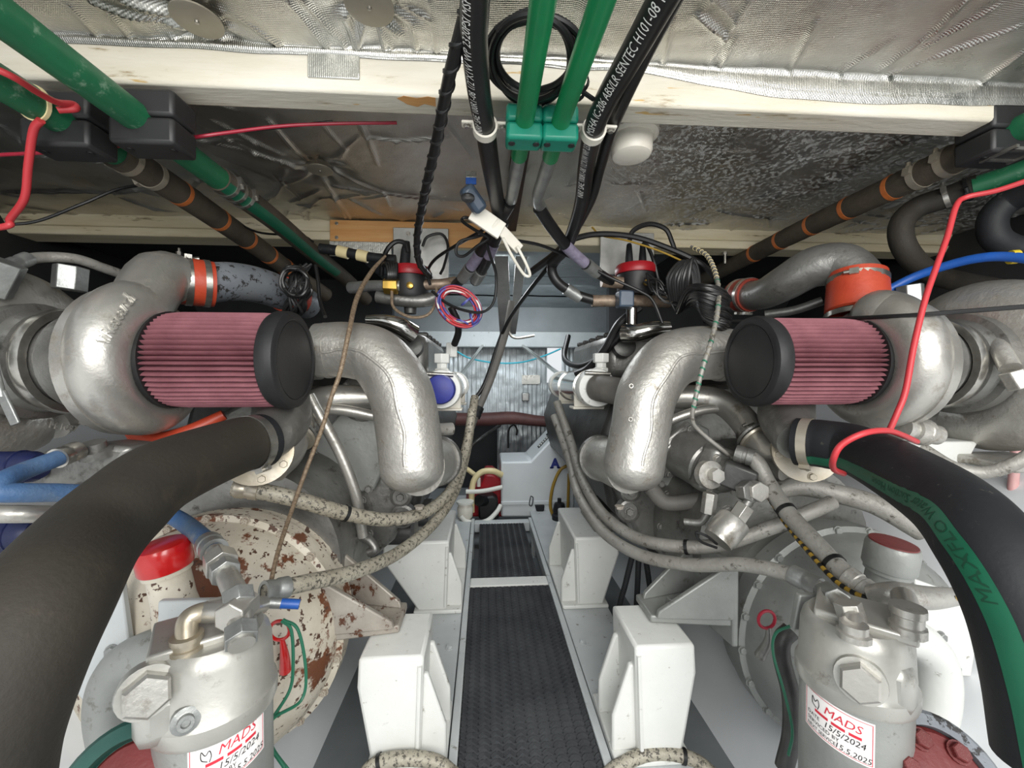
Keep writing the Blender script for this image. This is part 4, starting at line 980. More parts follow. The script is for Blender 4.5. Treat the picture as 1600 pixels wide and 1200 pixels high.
# red and black wires over the ceiling
T('wire', 'thin red wire running along the underside of the beam', 'wire', [(0, 242, .82), (120, 235, .82), (290, 216, .82), (350, 208, .83), (440, 197, .84), (530, 193, .85), (620, 192, .86)], .0032, 'red_dark', 8, group='thin wires')
T('wire', 'thin black wire running beside the red one under the beam', 'wire', [(290, 218, .822), (360, 207, .832), (430, 200, .842), (520, 190, .852)], .0028, 'cable_black', 8, group='thin wires')
T('wire', 'black wire sagging across the left green hose', 'wire', [(0, 352, .92), (60, 345, .94), (130, 318, .96), (200, 292, 1.0), (290, 290, 1.08), (340, 325, 1.15), (400, 362, 1.25), (470, 368, 1.36), (490, 378, 1.40)], .0032, 'cable_black', 8, group='thin wires')
T('wire', 'red wire lying along the far left green pipe', 'wire', [(-30, 98, .60), (20, 120, .62), (60, 145, .66), (90, 160, .69), (115, 163, .71), (118, 170, .71), (90, 172, .70)], .0048, 'red_wire', 10, group='red wires')
T('wire', 'red wire dangling down at the left edge from the green pipe', 'wire', [(64, 188, .70), (52, 205, .71), (44, 260, .74), (38, 310, .77), (16, 342, .80), (14, 352, .80), (-20, 358, .80)], .0055, 'red_wire', 10, group='red wires')
T('wire', 'long red wire dangling in front of the right air filter', 'wire', [(1640, 270, .70), (1560, 297, .75), (1510, 308, .78), (1494, 322, .78), (1480, 370, .77), (1462, 420, .76), (1445, 470, .75), (1428, 540, .74), (1415, 610, .73), (1402, 645, .73), (1390, 672, .735)], .0052, 'red_wire', 10, group='red wires')
T('wire', 'red wire looped round the big right hose', 'wire', [(1432, 690, .70), (1410, 680, .66), (1385, 673, .63), (1350, 677, .61), (1315, 695, .62), (1302, 718, .63), (1303, 733, .66), (1318, 740, .70)], .0050, 'red_wire', 10, group='red wires')
# black taut rod / cable in front of the right turbo
T('cable', 'straight black cable crossing above the right air filter', 'cable', [(1100, 503, 1.20), (1250, 500, 1.0), (1400, 494, .80), (1500, 487, .74), (1640, 476, .68)], .0045, 'cable_black', 8)
# ================================================================ BIG HOSES
P = A([(412, 688, .86), (368, 698, .80), (258, 742, .64), (190, 795, .56), (133, 852, .50), (66, 946, .405), (8, 1050, .37), (-45, 1180, .35), (-70, 1300, .34)])
t = thing('water_hose', 'thick brown-black rubber hose curving down the left edge', 'hose', P[4] - Vector((0, 0, .05)), 'thick suction hoses')
MB().tube(P, .0525, 36, 12).build('hose', 'rubber_brown', t)
d0 = P[1] - P[0]; band(t, P[0] + d0 * .42, d0, .053, .016, 'steel', (.2, -.6, -1)); MB().lathe(P[0] + d0 * .05, d0, [(.05, 0), (.054, 0), (.054, .014), (.05, .014)], 32).build('hose_end', 'rubber', t)
P = A([(1247, 690, .86), (1290, 694, .82), (1348, 708, .75), (1470, 778, .55), (1548, 862, .452), (1606, 965, .41), (1640, 1080, .39), (1660, 1200, .38)])
t = thing('water_hose', 'thick black rubber hose with a green printed stripe on the right', 'hose', P[4] - Vector((0, 0, .05)), 'thick suction hoses')
MB().tube(P, .0505, 36, 12).build('hose', 'rubber', t)
rl = Rail(P, (-.7, -.6, .2))
stripe_tube('stripe', rl, .02, rl.len, .14, .62, 'stripe_green', t, .0004, 90, r=.0505, tw=.6)
text_tube('printing', 'MAXFLO Water Suction Hose', .020, rl, .518, .25, 'print_green', t, .0008, True, 1.0, r=.0505, tw=.6, shear=.2)
d0 = P[1] - P[0]; band(t, P[0] + d0 * .35, d0, .051, .018, 'gold_plate', (-.1, -.5, -1)); MB().lathe(P[0] - d0 * .05, d0, [(.049, 0), (.052, 0), (.052, .012), (.049, .012)], 32).build('hose_end', 'rubber', t)

# water outlets the big hoses are clamped on, with bolted flange plates and the return pipes behind
def outlet(label, stub, disc_c, pipe, side):
    S = A(stub); t = thing('water_outlet', label, 'pipe fitting', S[0] - Vector((0, 0, .06)), 'cooling water outlets')
    MB().tube(S, [.046, .05, .062, .064], 26).build('outlet_stub', 'cast', t)
    c = at(*disc_c); ax = Vector((side * -.35, -1, .12))
    MB().lathe(c, ax, [(0, -.006), (.07, -.006), (.071, 0), (.07, .006), (0, .006)], 36).build('flange_plate', 'gold_plate', t)
    _, u, w_ = frame(ax)
    for a in (10, 100, 190, 240, 300): bolt(t, c + (u * math.cos(math.radians(a)) + w_ * math.sin(math.radians(a))) * .058 + ax.normalized() * .006, ax, .008, 'gold_plate')
    Q = A(pipe); MB().tube(Q, [.036, .037, .038, .038, .038, .044, .052][:len(Q)], 24, 10).build('return_pipe', 'silver', t)
    k = len(Q) - 3; d = (Q[k + 1] - Q[k]).normalized()
    for o_ in (0, .012): MB().lathe(Q[k] + d * o_, d, [(.036, -.004), (.050, -.004), (.053, 0), (.050, .005), (.036, .005)], 28).build('joint_ring', 'gold_plate' if o_ else 'cast', t)
    band(t, Q[k] - d * .018, d, .0385, .012, 'steel', (-.2 * side, -1, 0))
    return t
outlet('silver cooling outlet feeding the left thick hose', [(408, 690, .86), (425, 678, .90), (440, 655, .98), (440, 620, 1.06)], (402, 706, .90), [(620, 622, 1.24), (560, 621, 1.22), (510, 624, 1.19), (482, 640, 1.14), (462, 676, 1.07), (445, 705, 1.02), (420, 722, .98)], -1)
outlet('silver cooling outlet feeding the right thick hose', [(1250, 690, .86), (1238, 676, .90), (1228, 650, .98), (1230, 620, 1.06)], (1258, 705, .90), [(1030, 622, 1.24), (1080, 620, 1.22), (1125, 628, 1.18), (1155, 650, 1.13), (1180, 682, 1.07), (1205, 708, 1.02), (1235, 722, .98)], 1)

# ---- slim silver pipes in front of the engines
T('coolant_pipe', 'slim silver pipe slanting down in front of the left engine cover', 'pipe', [(483, 618, 1.10), (500, 650, 1.10), (530, 705, 1.11), (555, 770, 1.12), (567, 838, 1.14)], [.014, .015, .0145, .014, .0135], 'silver', 14, group='slim silver pipes')
T('coolant_pipe', 'slim silver pipe level under the left return pipe', 'pipe', [(480, 640, 1.16), (530, 640, 1.17), (580, 649, 1.18), (625, 660, 1.2)], .0155, 'silver', 14, group='slim silver pipes')
T('coolant_pipe', 'slim silver pipe rising to the right return pipe', 'pipe', [(1020, 670, 1.2), (1060, 652, 1.18), (1100, 640, 1.17), (1135, 638, 1.16)], .0145, 'silver', 14, group='slim silver pipes')
T('coolant_pipe', 'short silver stub tube beside the left exhaust elbow', 'pipe', [(670, 672, 1.25), (690, 671, 1.28), (706, 670, 1.30)], .020, 'hose_grey', 14, group='slim silver pipes')
T('coolant_pipe', 'bent brown tube end below the left engine', 'pipe', [(555, 838, 1.18), (575, 842, 1.17), (586, 858, 1.16), (575, 864, 1.16)], .012, 'cast', 12, group='slim silver pipes')
T('coolant_pipe', 'black ribbed tube under the right exhaust elbow', 'pipe', [(1015, 760, 1.15), (1040, 785, 1.14), (1085, 782, 1.12), (1130, 768, 1.10)], .022, 'hose_dark_grey', 14, group='slim silver pipes')

# ---- long grey hoses hugging the inboard side of each engine
def hose(label, pts, r, mt, ends=(), ties=(), grp='grey engine hoses', name='fuel_hose'):
    P = A(pts); t = thing(name, label, 'hose', P[len(P) // 2] - Vector((0, 0, .016)), grp)
    MB().tube(P, r, 18, 10).build('hose', mt, t); rl = Rail(P, (0, -1, .2)); rq = r
    if not isinstance(r, (int, float)): r = r[-1] if len(r) else .015; rl = Rail(P, (0, -1, .2), rad=rq)
    for (f, r2, l, m2) in ends:
        q, tg, *_ = rl.at(rl.len * f); MB().lathe(q - tg * l / 2, tg, [(r * .9, 0), (r2, 0), (r2, l * .4), (r2 * .92, l * .45), (r2 * .92, l * .6), (r2, l * .65), (r2, l), (r * .9, l)], 18).build('end_sleeve', m2, t)
    for f in ties:
        q, tg, _n, _b, r3 = rl.at(rl.len * f); band(t, q, tg, (r if rq is r else r3) + .0006, .008, 'cable_black', None, 'cable_tie')
    return t
hose('speckled grey hose sweeping from the far left down to the left oil filter tee', [(742, 620, 1.62), (736, 660, 1.56), (728, 710, 1.48), (712, 765, 1.36), (680, 815, 1.20), (625, 862, 1.02), (555, 893, .86), (480, 910, .76), (415, 925, .70)], [.016, .016, .016, .0155, .0155, .0152, .015, .0145, .014], 'hose_worn', [(.985, .018, .04, 'zinc')])
hose('pale chipped hose curving under the left exhaust elbow', [(738, 640, 1.50), (728, 700, 1.44), (706, 762, 1.32), (668, 798, 1.20), (610, 812, 1.10), (540, 802, 1.02), (470, 782, .96), (410, 768, .93), (365, 762, .92)], [.016, .016, .0165, .017, .0175, .018, .018, .018, .018], 'hose_worn', [(.97, .021, .045, 'gold_plate')], (.74,))
hose('dark wrapped hose hanging at the left of the far passage', [(800, 470, 1.9), (790, 520, 1.92), (768, 590, 1.92), (745, 645, 1.88), (728, 690, 1.8)], .0165, 'hose_dark_grey', [(.78, .024, .05, 'rubber')])
T('cable', 'thin black cable beside the dark wrapped hose', 'cable', [(792, 500, 1.95), (776, 545, 1.95), (757, 600, 1.92), (738, 628, 1.9)], .010, 'cable_black', 10)
hose('ribbed grey hose sweeping from the far right along the right engine, upper of two', [(870, 628, 1.66), (892, 690, 1.58), (908, 745, 1.44), (940, 800, 1.26), (990, 838, 1.12), (1050, 853, 1.02), (1120, 852, .96), (1200, 826, .93), (1270, 798, .92), (1300, 785, .93)], [.0165] * 10, 'hose_grey', [], (.70,))
hose('ribbed grey hose sweeping from the far right to the oil filter, lower of two', [(866, 650, 1.70), (889, 715, 1.57), (903, 770, 1.41), (937, 825, 1.22), (995, 865, 1.06), (1075, 882, .94), (1160, 882, .84), (1235, 898, .76), (1290, 925, .70)], [.0165, .0165, .0165, .0165, .016, .0155, .015, .0148, .0145], 'hose_grey', [(.97, .019, .05, 'zinc')])
hose('grey hose dropping from the right pump to the oil filter fitting', [(1150, 708, .98), (1180, 720, .95), (1200, 755, .92), (1230, 800, .86), (1275, 850, .78), (1320, 897, .71), (1368, 935, .66)], .0185, 'hose_grey', [(.05, .022, .04, 'cast'), (.93, .022, .04, 'silver_rough')], (.44, .80))
hose('wide ribbed hose passing behind the right big hose', [(1205, 768, 1.02), (1250, 760, 1.0), (1310, 772, .96), (1370, 790, .93), (1440, 830, .90)], .024, 'hose_grey', [], ())
hose('blue-grey hose curving out to the right edge below the turbo', [(1440, 700, .85), (1490, 730, .80), (1540, 738, .77), (1590, 722, .74), (1640, 690, .72)], .0125, 'hose_grey', [])
hose('grey braided oil hose arching over the left turbo', [(5, 422, .86), (35, 408, .90), (70, 402, .94), (120, 405, .98), (165, 420, 1.03), (200, 432, 1.08)], .011, 'hose_grey', [(.16, .014, .05, 'zinc')])
bh = hose('bright blue hose above the right turbo', [(1378, 458, 1.02), (1430, 432, .98), (1490, 412, .92), (1540, 402, .87), (1585, 402, .83), (1640, 410, .78)], .0105, 'blue_bright', [], (), 'blue hoses')
q = at(1578, 402, .838); MB().lathe(q, (1, -.4, 0), [(.010, 0), (.015, 0), (.015, .012), (.010, .012)], 18).build('yellow_ring', 'yellow', bh)
hose('faded blue hose folding back at the left edge', [(118, 705, .78), (85, 718, .74), (40, 735, .70), (5, 752, .66), (0, 768, .65), (40, 770, .67), (100, 770, .71), (170, 775, .76), (230, 790, .80), (280, 812, .80), (318, 842, .74), (335, 860, .70)], [.0135, .0135, .014, .0145, .0145, .0145, .0145, .0145, .0145, .0145, .015, .015], 'blue_hose', [(.03, .017, .04, 'steel'), (.97, .020, .04, 'zinc')], (), 'blue hoses')
T('coolant_pipe', 'silver pipe below the faded blue hose at the left edge', 'pipe', [(-40, 803, .70), (40, 803, .72), (110, 803, .78), (170, 800, .84)], .0145, 'silver', 14, group='slim silver pipes')
for (y, d, lb) in ((735, .80, 'upper dark blue canister at the left edge behind the hoses'), (838, .80, 'lower dark blue canister at the left edge behind the hoses')):
    a, e = at(-40, y - (5 if y < 800 else 0), d), at(62, y - 6, d); r_ = .028 if y < 800 else .034
    t = thing('oil_canister', lb, 'canister', (a + e) / 2 - Vector((0, 0, r_)), 'blue canisters')
    MB().lathe(a, e - a, [(0, 0), (r_, 0), (r_, (e - a).length * .9), (r_ * .8, (e - a).length), (0, (e - a).length)], 24).build('body', 'blue_dark', t)
    MB().lathe(e - (e - a) * .3, e - a, [(r_, 0), (r_ + .002, .001), (r_ + .002, .004), (r_, .005)], 24).build('rib', 'blue_dark', t)
t = thing('valve_block', 'silver bolted casting under the left turbo, half hidden by the big hose', 'casting', at(140, 740, .84))
MB().prism(A([(60, 705, .82), (150, 695, .82), (205, 700, .82), (170, 745, .82), (100, 770, .82), (60, 760, .82)]), (0, .08, 0)).build('body', 'cast', t, bevel=.01)
p = at(150, 705, .815); MB().lathe(p, (0, -.3, 1), [(0, -.01), (.026, -.01), (.026, .004), (.018, .006), (.018, .018), (0, .018)], 20).build('hex_cap', 'cast', t)
T('silicone_hose', 'orange silicone hose bend below the left scroll', 'hose', [(205, 630, 1.0), (212, 662, .97), (236, 690, .95), (285, 680, .95), (350, 648, .98)], [.024, .026, .024, .018, .012], 'silicone', 18)
T('braided_line', 'long brown braided line hanging past the left exhaust elbow', 'cable', [(602, 400, 1.28), (580, 425, 1.22), (558, 465, 1.12), (545, 520, 1.02), (532, 580, .99), (518, 620, .98), (503, 670, .98), (478, 735, .97), (455, 800, .90), (435, 860, .80), (422, 915, .74)], [.004, .006, .0065, .006, .0055, .0052, .005, .005, .0045, .0042, .004], 'braid', 10, 10)
T('spiral_wrapped_line', 'green and cream spiral wrapped line hanging past the right exhaust elbow', 'cable', [(1080, 385, 1.30), (1105, 400, 1.22), (1120, 435, 1.12), (1122, 480, 1.04), (1112, 530, 1.0), (1098, 575, .98), (1086, 625, .98), (1082, 655, .99), (1095, 675, 1.0), (1150, 720, 1.0)], [.004, .006, .0062, .006, .006, .0058, .0055, .005, .005, .005], 'hose_grey', 10, 10)
rl = Rail(A([(1080, 385, 1.30), (1105, 400, 1.22), (1120, 435, 1.12), (1122, 480, 1.04), (1112, 530, 1.0), (1098, 575, .98), (1086, 625, .98), (1082, 655, .99)]), (0, -1, 0)); par = bpy.data.objects['spiral_wrapped_line']
for k in range(34):
    q, tg, n_, b_, _ = rl.at(rl.len * (.03 + .95 * k / 34)); MB().lathe(q, tg + b_ * .3, [(.0055, -.002), (.0069, -.002), (.0069, .002), (.0055, .002)], 10).build('wrap', ('cream_hose', 'wire_green', 'hose_worn')[0 if k < 12 else (1 if k % 3 == 0 or k > 27 else 2)], par)
T('marker_cord', 'yellow and black striped cord draped over the right oil filter hoses', 'cable', [(1190, 760, .93), (1225, 815, .86), (1270, 870, .76), (1315, 915, .69), (1370, 938, .64), (1430, 936, .63), (1470, 930, .62), (1515, 940, .61)], .0042, 'yellow_dark', 8)
rl = Rail(A([(1190, 760, .93), (1225, 815, .86), (1270, 870, .76), (1315, 915, .69), (1370, 938, .64), (1430, 936, .63), (1470, 930, .62), (1515, 940, .61)]), (0, -1, 0)); par = bpy.data.objects['marker_cord']
for k in range(26):
    q, tg, *_ = rl.at(rl.len * (k + .5) / 26); MB().lathe(q, tg, [(.004, -.004), (.0046, -.004), (.0046, .004), (.004, .004)], 8).build('dark_band', 'cable_black', par)
# hoses along the bottom edge
hose('chipped white and black hose arching along the bottom right of the walkway', [(945, 1215, .86), (965, 1198, .87), (1005, 1180, .88), (1050, 1178, .88), (1090, 1190, .87), (1120, 1215, .85)], .014, 'hose_worn', [], (.72,))
hose('chipped grey hose arching along the bottom left of the walkway', [(555, 1230, .84), (585, 1195, .86), (630, 1185, .86), (680, 1190, .86), (715, 1215, .85)], .014, 'hose_worn', [], (.25,))
for k, (a, e) in enumerate((((988, 868), (966, 958)), ((998, 868), (994, 962)), ((1008, 868), (1022, 962)))):
    T('black_hose', ('leftmost', 'middle', 'rightmost')[k] + ' of three black hoses dropping behind the right near pedestal', 'hose', [(a[0], a[1], 1.22), ((a[0] + e[0]) / 2, (a[1] + e[1]) / 2, 1.22), (e[0], e[1], 1.22), (e[0], e[1] + 60, 1.22)], .0085, 'rubber', 12, group='three black drop hoses')
# thin green wires by the left dipstick and the right one
T('wire', 'thin green wire looping below the left red dipstick', 'wire', [(440, 970, .765), (455, 985, .76), (458, 1040, .75), (452, 1080, .74), (422, 1130, .70), (420, 1160, .68), (445, 1200, .66)], .0028, 'wire_green', 8, group='thin wires')
T('wire', 'second thin green wire hanging below the left dipstick, farther right', 'wire', [(442, 968, .765), (466, 985, .765), (478, 1050, .76), (470, 1095, .75), (425, 1125, .70), (424, 1165, .68), (455, 1210, .66)], .0028, 'wire_green', 8, group='thin wires')
T('wire', 'thin green wire hanging left of the right oil filter', 'wire', [(1235, 978, .72), (1212, 990, .74), (1208, 1020, .74), (1225, 1080, .72), (1238, 1140, .70), (1232, 1180, .70)], .0026, 'wire_green', 8, group='thin wires')
T('conduit', 'dark grey conduit bend standing beside the right oil filter', 'pipe', [(1236, 985, .76), (1222, 1000, .76), (1222, 1030, .76), (1236, 1090, .75), (1236, 1150, .75), (1225, 1200, .75)], .016, 'cast_dark', 14)
# ================================================================ OIL FILTERS WITH SERVICE STICKERS
def text_cyl(name, body, size, c, r, phi, z, mt, parent, lift=.0006, sx=1.0, slope=0.0, **k):
    vs_, fs = text_geo(body, size, 0, sx, **k)
    return MB().add([Vector((c[0] + (r + lift) * math.cos(phi + q.x / r), c[1] + (r + lift) * math.sin(phi + q.x / r), z + q.y + slope * q.x)) for q in vs_], fs).build(name, mt, parent)
def strip_cyl(name, c, r, p0, p1, z0, z1, mt, parent, lift, n=14, slope=0.0):
    vs_ = []
    for i in range(n + 1):
        a = p0 + (p1 - p0) * i / n
        for z in (z0, z1): vs_.append((c[0] + (r + lift) * math.cos(a), c[1] + (r + lift) * math.sin(a), z + slope * (a - p0) * r))
    return MB().add(vs_, [(2 * i, 2 * i + 2, 2 * i + 3, 2 * i + 1) for i in range(n)]).build(name, mt, parent)
def oil_filter(label, cpx, d, side, sticker_dphi, hexpx, screwpx, fits):
    top = at(cpx[0], cpx[1], d); c = (top.x, top.y); zt = top.z; r = .068
    t = thing('oil_filter', label, 'oil filter', (c[0], c[1], zt - .36), 'oil filter canisters')
    MB().lathe((c[0], c[1], zt - .36), (0, 0, 1), [(0, 0), (r * .8, 0), (r, .02), (r, .256), (0, .256)], 44).build('canister', 'gear_grey', t)
    # head casting: stepped round body with a flat upper table and a lobe
    hd = MB().lathe((c[0], c[1], zt - .105), (0, 0, 1), [(0, 0), (r + .004, 0), (r + .006, .006), (r + .006, .022), (r + .002, .027), (r * .99, .085), (r * .94, .097), (r * .84, .105), (0, .105)], 44).build('head', 'filter_cast', t)
    to = Vector((-c[0], -c[1], 0)).normalized(); lf = Vector((to.y, -to.x, 0)) * (1 if side < 0 else -1) ; lf = lf if (lf.x * side > 0) else -lf
    cc = Vector((c[0], c[1], zt - .065))
    MB().obox(cc + lf * (.036 if side < 0 else .022) + to * .010, lf, (.09, .070, .085), (0, 0, 1)).build('head_lobe', 'filter_cast', hd, bevel=.018)
    MB().obox(Vector((c[0], c[1], zt + .002)) + lf * .01 - to * .01, lf, (.116, .014, .090), (0, 0, 1)).build('head_table', 'filter_cast', hd, bevel=.0035)
    h = at(*hexpx); dv = (CAM - h); dv.z *= .35; dv.normalize()
    MB().lathe(h - dv * .03, dv, [(0, 0), (.028, 0), (.030, .02), (.029, .026), (0, .026)], 24).build('plug_boss', 'filter_cast', hd)
    MB().lathe(h - dv * .006, dv, [(0, 0), (.0245, 0), (.0245, .016), (.021, .019), (0, .019)], 6).build('hex_plug', 'silver', hd)
    s = at(*screwpx); dv = (CAM - s); dv.z *= .3; dv.normalize()
    MB().lathe(s - dv * .012, dv, [(0, 0), (.015, 0), (.015, .010), (.0085, .011), (.0085, .018), (.005, .018), (.0045, .014), (0, .014)], 18).build('screw', 'zinc', hd)
    # sticker
    az = math.atan2(-c[1], -c[0]) + sticker_dphi; wd, hg = .088 / r, .062; z0 = zt - .166; sl = .10 * (1 if side < 0 else -1)
    st = strip_cyl('service_sticker', c, r, az - wd / 2, az + wd / 2, z0, z0 + hg, 'sticker', t, .0005, slope=sl)
    g = .0025
    for (p0, p1, za, zb) in ((az - wd / 2 + .03, az + wd / 2 - .03, g, g + .0008), (az - wd / 2 + .03, az + wd / 2 - .03, hg - g - .0008, hg - g), (az - wd / 2 + .03, az - wd / 2 + .042, g, hg - g), (az + wd / 2 - .042, az + wd / 2 - .03, g, hg - g)):
        o_ = sl * (p0 - (az - wd / 2)) * r; strip_cyl('border_line', c, r, p0, p1, z0 + za + o_, z0 + zb + o_, 'print_red', st, .0009, slope=sl)
    def line(tx, sz, u, v, mt, sx=1.0, **k):
        text_cyl('lettering', tx, sz, c, r, az - wd / 2 + u / r, z0 + v + sl * u, mt, st, .001, sx, sl, **k)
    line('MADS', .0165, .030, .041, 'print_red', 1.0, shear=.25)
    for (u0, u1) in ((.018, .036), (.040, .056), (.060, .074)):
        strip_cyl('red_bar', c, r, az - wd / 2 + u0 / r, az - wd / 2 + u1 / r, z0 + .0325 + sl * u0, z0 + .0365 + sl * u0, 'print_red', st, .001, 5, sl)
    line('DATE', .0075, .006, .0225, 'print_black'); line('15/5/2024', .0125, .030, .0215, 'print_black', .95, shear=.2)
    line('SERVICED BY', .0075, .006, .0135, 'print_black'); line('NEXT SERVICE', .0072, .006, .005, 'print_black', .85); line('15.5.2025', .0115, .044, .0045, 'print_black', .9, shear=.2)
    # little outlined bird emblem left of the name
    u0, v0 = .020, .047; pts = []
    for (du, dv_) in ((0, -.008), (-.006, -.004), (-.006, .006), (-.002, .0), (.002, .005), (.004, -.002), (.002, -.009)):
        a = az - wd / 2 + (u0 + du) / r; pts.append((c[0] + (r + .001) * math.cos(a), c[1] + (r + .001) * math.sin(a), z0 + v0 + dv_ + sl * u0))
    MB().tube(pts, .0005, 5, 4).build('emblem', 'print_black', st)
    return t, c, zt
fl, cl, ztl = oil_filter('silver oil filter with a service sticker at lower left', (336, 985, .58), .58, -1, .22, (230, 1084, .50), (290, 1128, .505), None)
fr, cr_, ztr = oil_filter('silver oil filter with a service sticker at lower right', (1335, 962, .58), .58, 1, -.30, (1344, 1066, .515), (1400, 1112, .525), None)
# brass-tan elbow and tee of the left filter
t = fl
q = [atz(292, 1002, ztl + .010)] + A([(293, 972, .553), (306, 960, .56), (335, 953, .575)])
MB().lathe(q[0] - Vector((0, 0, .012)), (0, 0, 1), [(.019, 0), (.019, .006), (.016, .007), (.016, .013), (.018, .014), (.018, .02), (0, .02)], 20).build('union_nut', 'gold_plate', t)
MB().tube(q, [.0125, .0125, .0125, .0125], 14).build('elbow_fitting', 'gold_plate', t); d = (q[3] - q[2]).normalized(); MB().hexa(q[2] + d * .012, q[2] + d * .036, .0165).build('elbow_nut', 'silver', t, bevel=.001)
P = [atz(378, 1008, ztl + .010)] + A([(375, 970, .555), (370, 932, .58), (350, 890, .64), (336, 862, .69)])
MB().tube(P, [.015, .015, .015, .014, .014], 14).build('tee_pipe', 'silver', t)
MB().tube([q[3] - d * .01, P[1].lerp(P[2], .45), P[1].lerp(P[2], .45) + (at(412, 927, .69) - P[2]) * .8], .0135, 14).build('tee_branch', 'silver', t)
c = P[1].lerp(P[2], .45); MB().hexa(c + Vector((0, -.022, 0)), c + Vector((0, .02, .0)), .0205).build('tee_body', 'silver', t, bevel=.002)
for f, k in ((.02, 0), (.25, 0), (.62, 1)):
    rl = Rail(P, (0, -1, 0)); a, tg, *_ = rl.at(rl.len * f); MB().hexa(a, a + tg * .020, .0205).build('hex_nut', 'zinc', t, bevel=.001)
rl = Rail(P, (0, -1, 0)); a, tg, *_ = rl.at(rl.len * .74); MB().hexa(a, a + tg * .030, .0235).build('hex_nut', 'silver', t, bevel=.001)
a, e = at(420, 942, .66), at(468, 944, .67)
MB().cyl(a, a.lerp(e, .4), .008, 12).build('sensor_nut', 'zinc', t); MB().cyl(a.lerp(e, .35), e, .0075, 12).build('blue_connector', 'blue_bright', t)
# grey upright bracket behind the left head
MB().prism(A([(246, 940, .66), (345, 938, .66), (360, 1000, .66), (245, 1005, .66)]), (0, .012, 0)).build('mount_plate', 'grey_paint', t, bevel=.003)
# right filter fittings
t = fr
P = [atz(1334, 992, ztr + .010)] + A([(1333, 962, .548), (1318, 946, .59), (1292, 926, .66)])
MB().tube(P, .0145, 14).build('elbow_fitting', 'silver', t); MB().lathe(P[0] - Vector((0, 0, .004)), (0, 0, 1), [(0, 0), (.020, 0), (.020, .008), (.0165, .010), (.0165, .020), (0, .020)], 12).build('union_nut', 'silver', t)
MB().hexa(P[1] + Vector((0, 0, -.008)), P[1] + Vector((-.004, .006, .016)), .0175).build('hex_nut', 'silver', t, bevel=.001)
MB().hexa(P[2].lerp(P[3], .3), P[3], .0195).build('hex_nut', 'zinc', t, bevel=.001)
P = [atz(1418, 985, ztr + .008)] + A([(1417, 955, .57), (1412, 932, .60)])
MB().tube(P, .016, 14).build('tee_pipe', 'silver', t)
MB().lathe(P[0] - Vector((0, 0, .004)), (0, 0, 1), [(0, 0), (.021, 0), (.021, .012), (.018, .014), (.018, .026), (.0205, .028), (.0205, .038), (0, .038)], 12).build('union_nut', 'silver', t)
MB().tube(A([(1362, 932, .645), (1400, 930, .62), (1450, 934, .62), (1490, 932, .63)]), [.018, .021, .018, .014], 16).build('tee_body', 'silver_rough', t)
MB().prism(A([(1250, 930, .66), (1290, 930, .66), (1275, 985, .66), (1240, 985, .66)]), (0, .012, 0)).build('mount_plate', 'gear_grey', t, bevel=.003)

# ================================================================ COOLER END CAPS AT THE BOTTOM CORNERS
c = at(190, 1238, .50); ax = Vector((.16, -.75, .62)).normalized()
t = thing('cooler_cap', 'dark green ringed cap with a red centre at the bottom left corner', 'cap', c - Vector((0, 0, .10)), 'cooler end caps')
MB().lathe(c - ax * .16, ax, [(0, 0), (.066, 0), (.066, .14), (.070, .142), (.071, .158), (.066, .163), (.050, .163), (.049, .146), (0, .146)], 40).build('green_body', 'green_dark', t)
MB().lathe(c - ax * .008, ax, [(.0485, -.016), (.0485, -.006), (.045, -.002), (0, .0)], 36).build('red_disc', 'red_worn', t)
c = at(1480, 1220, .50); ax = Vector((-.12, -.72, .66)).normalized()
t = thing('cooler_cap', 'worn red bolted cap in a grey ring at the bottom right corner', 'cap', c - Vector((0, 0, .10)), 'cooler end caps')
MB().lathe(c - ax * .17, ax, [(0, 0), (.070, 0), (.072, .15), (.076, .152), (.077, .166), (.072, .170), (.058, .170), (.057, .152), (0, .152)], 44).build('grey_body', 'pipe_flaky', t)
MB().lathe(c - ax * .012, ax, [(.0565, -.012), (.0565, .004), (.051, .010), (.03, .012), (0, .012)], 40).build('red_disc', 'red_worn', t)
_, u, w_ = frame(ax)
for a in range(0, 360, 60):
    a = math.radians(a + 15); bolt(t, c + ax * .001 + (u * math.cos(a) + w_ * math.sin(a)) * .043, ax, .011, 'red_worn')

# ================================================================ RIGHT HYDRAULIC PUMP
a0, a1, a2 = at(1070, 708, 1.16), at(1112, 732, 1.06), at(1150, 752, .99)
ax = (a2 - a0).normalized()
t = thing('hydraulic_pump', 'silver hydraulic pump bolted to the right engine with hoses and gauge sender', 'pump', a1 - Vector((0, 0, .09)))
fl_ = MB().lathe(a0 - ax * .02, ax, [(0, 0), (.095, 0), (.095, .016), (.082, .02), (.078, .03), (0, .03)], 5).build('mount_flange', 'cast', t, bevel=.008)
_, u, w_ = frame(ax)
for k in range(5):
    an = 2 * math.pi * k / 5; bolt(fl_, a0 - ax * .003 + (u * math.cos(an) + w_ * math.sin(an)) * .076, ax, .011, 'cast')
MB().lathe(a0, ax, [(.072, 0), (.070, .03), (.068, .09), (.062, .095), (0, .095)], 30).build('body', 'cast', t)
ec = MB().obox(a0 + ax * .115, ax, (.055, .125, .105), (.3, 0, 1)).build('end_cover', 'cast', t, bevel=.014)
for (s1, s2) in ((-1, -1), (-1, 1), (1, -1), (1, 1)): bolt(ec, a0 + ax * .142 + u * .048 * s1 + w_ * .038 * s2, ax, .010, 'silver')
MB().lathe(a0 + ax * .135, ax, [(0, 0), (.045, 0), (.043, .025), (.03, .035), (0, .036)], 24).build('cover_boss', 'cast', t)
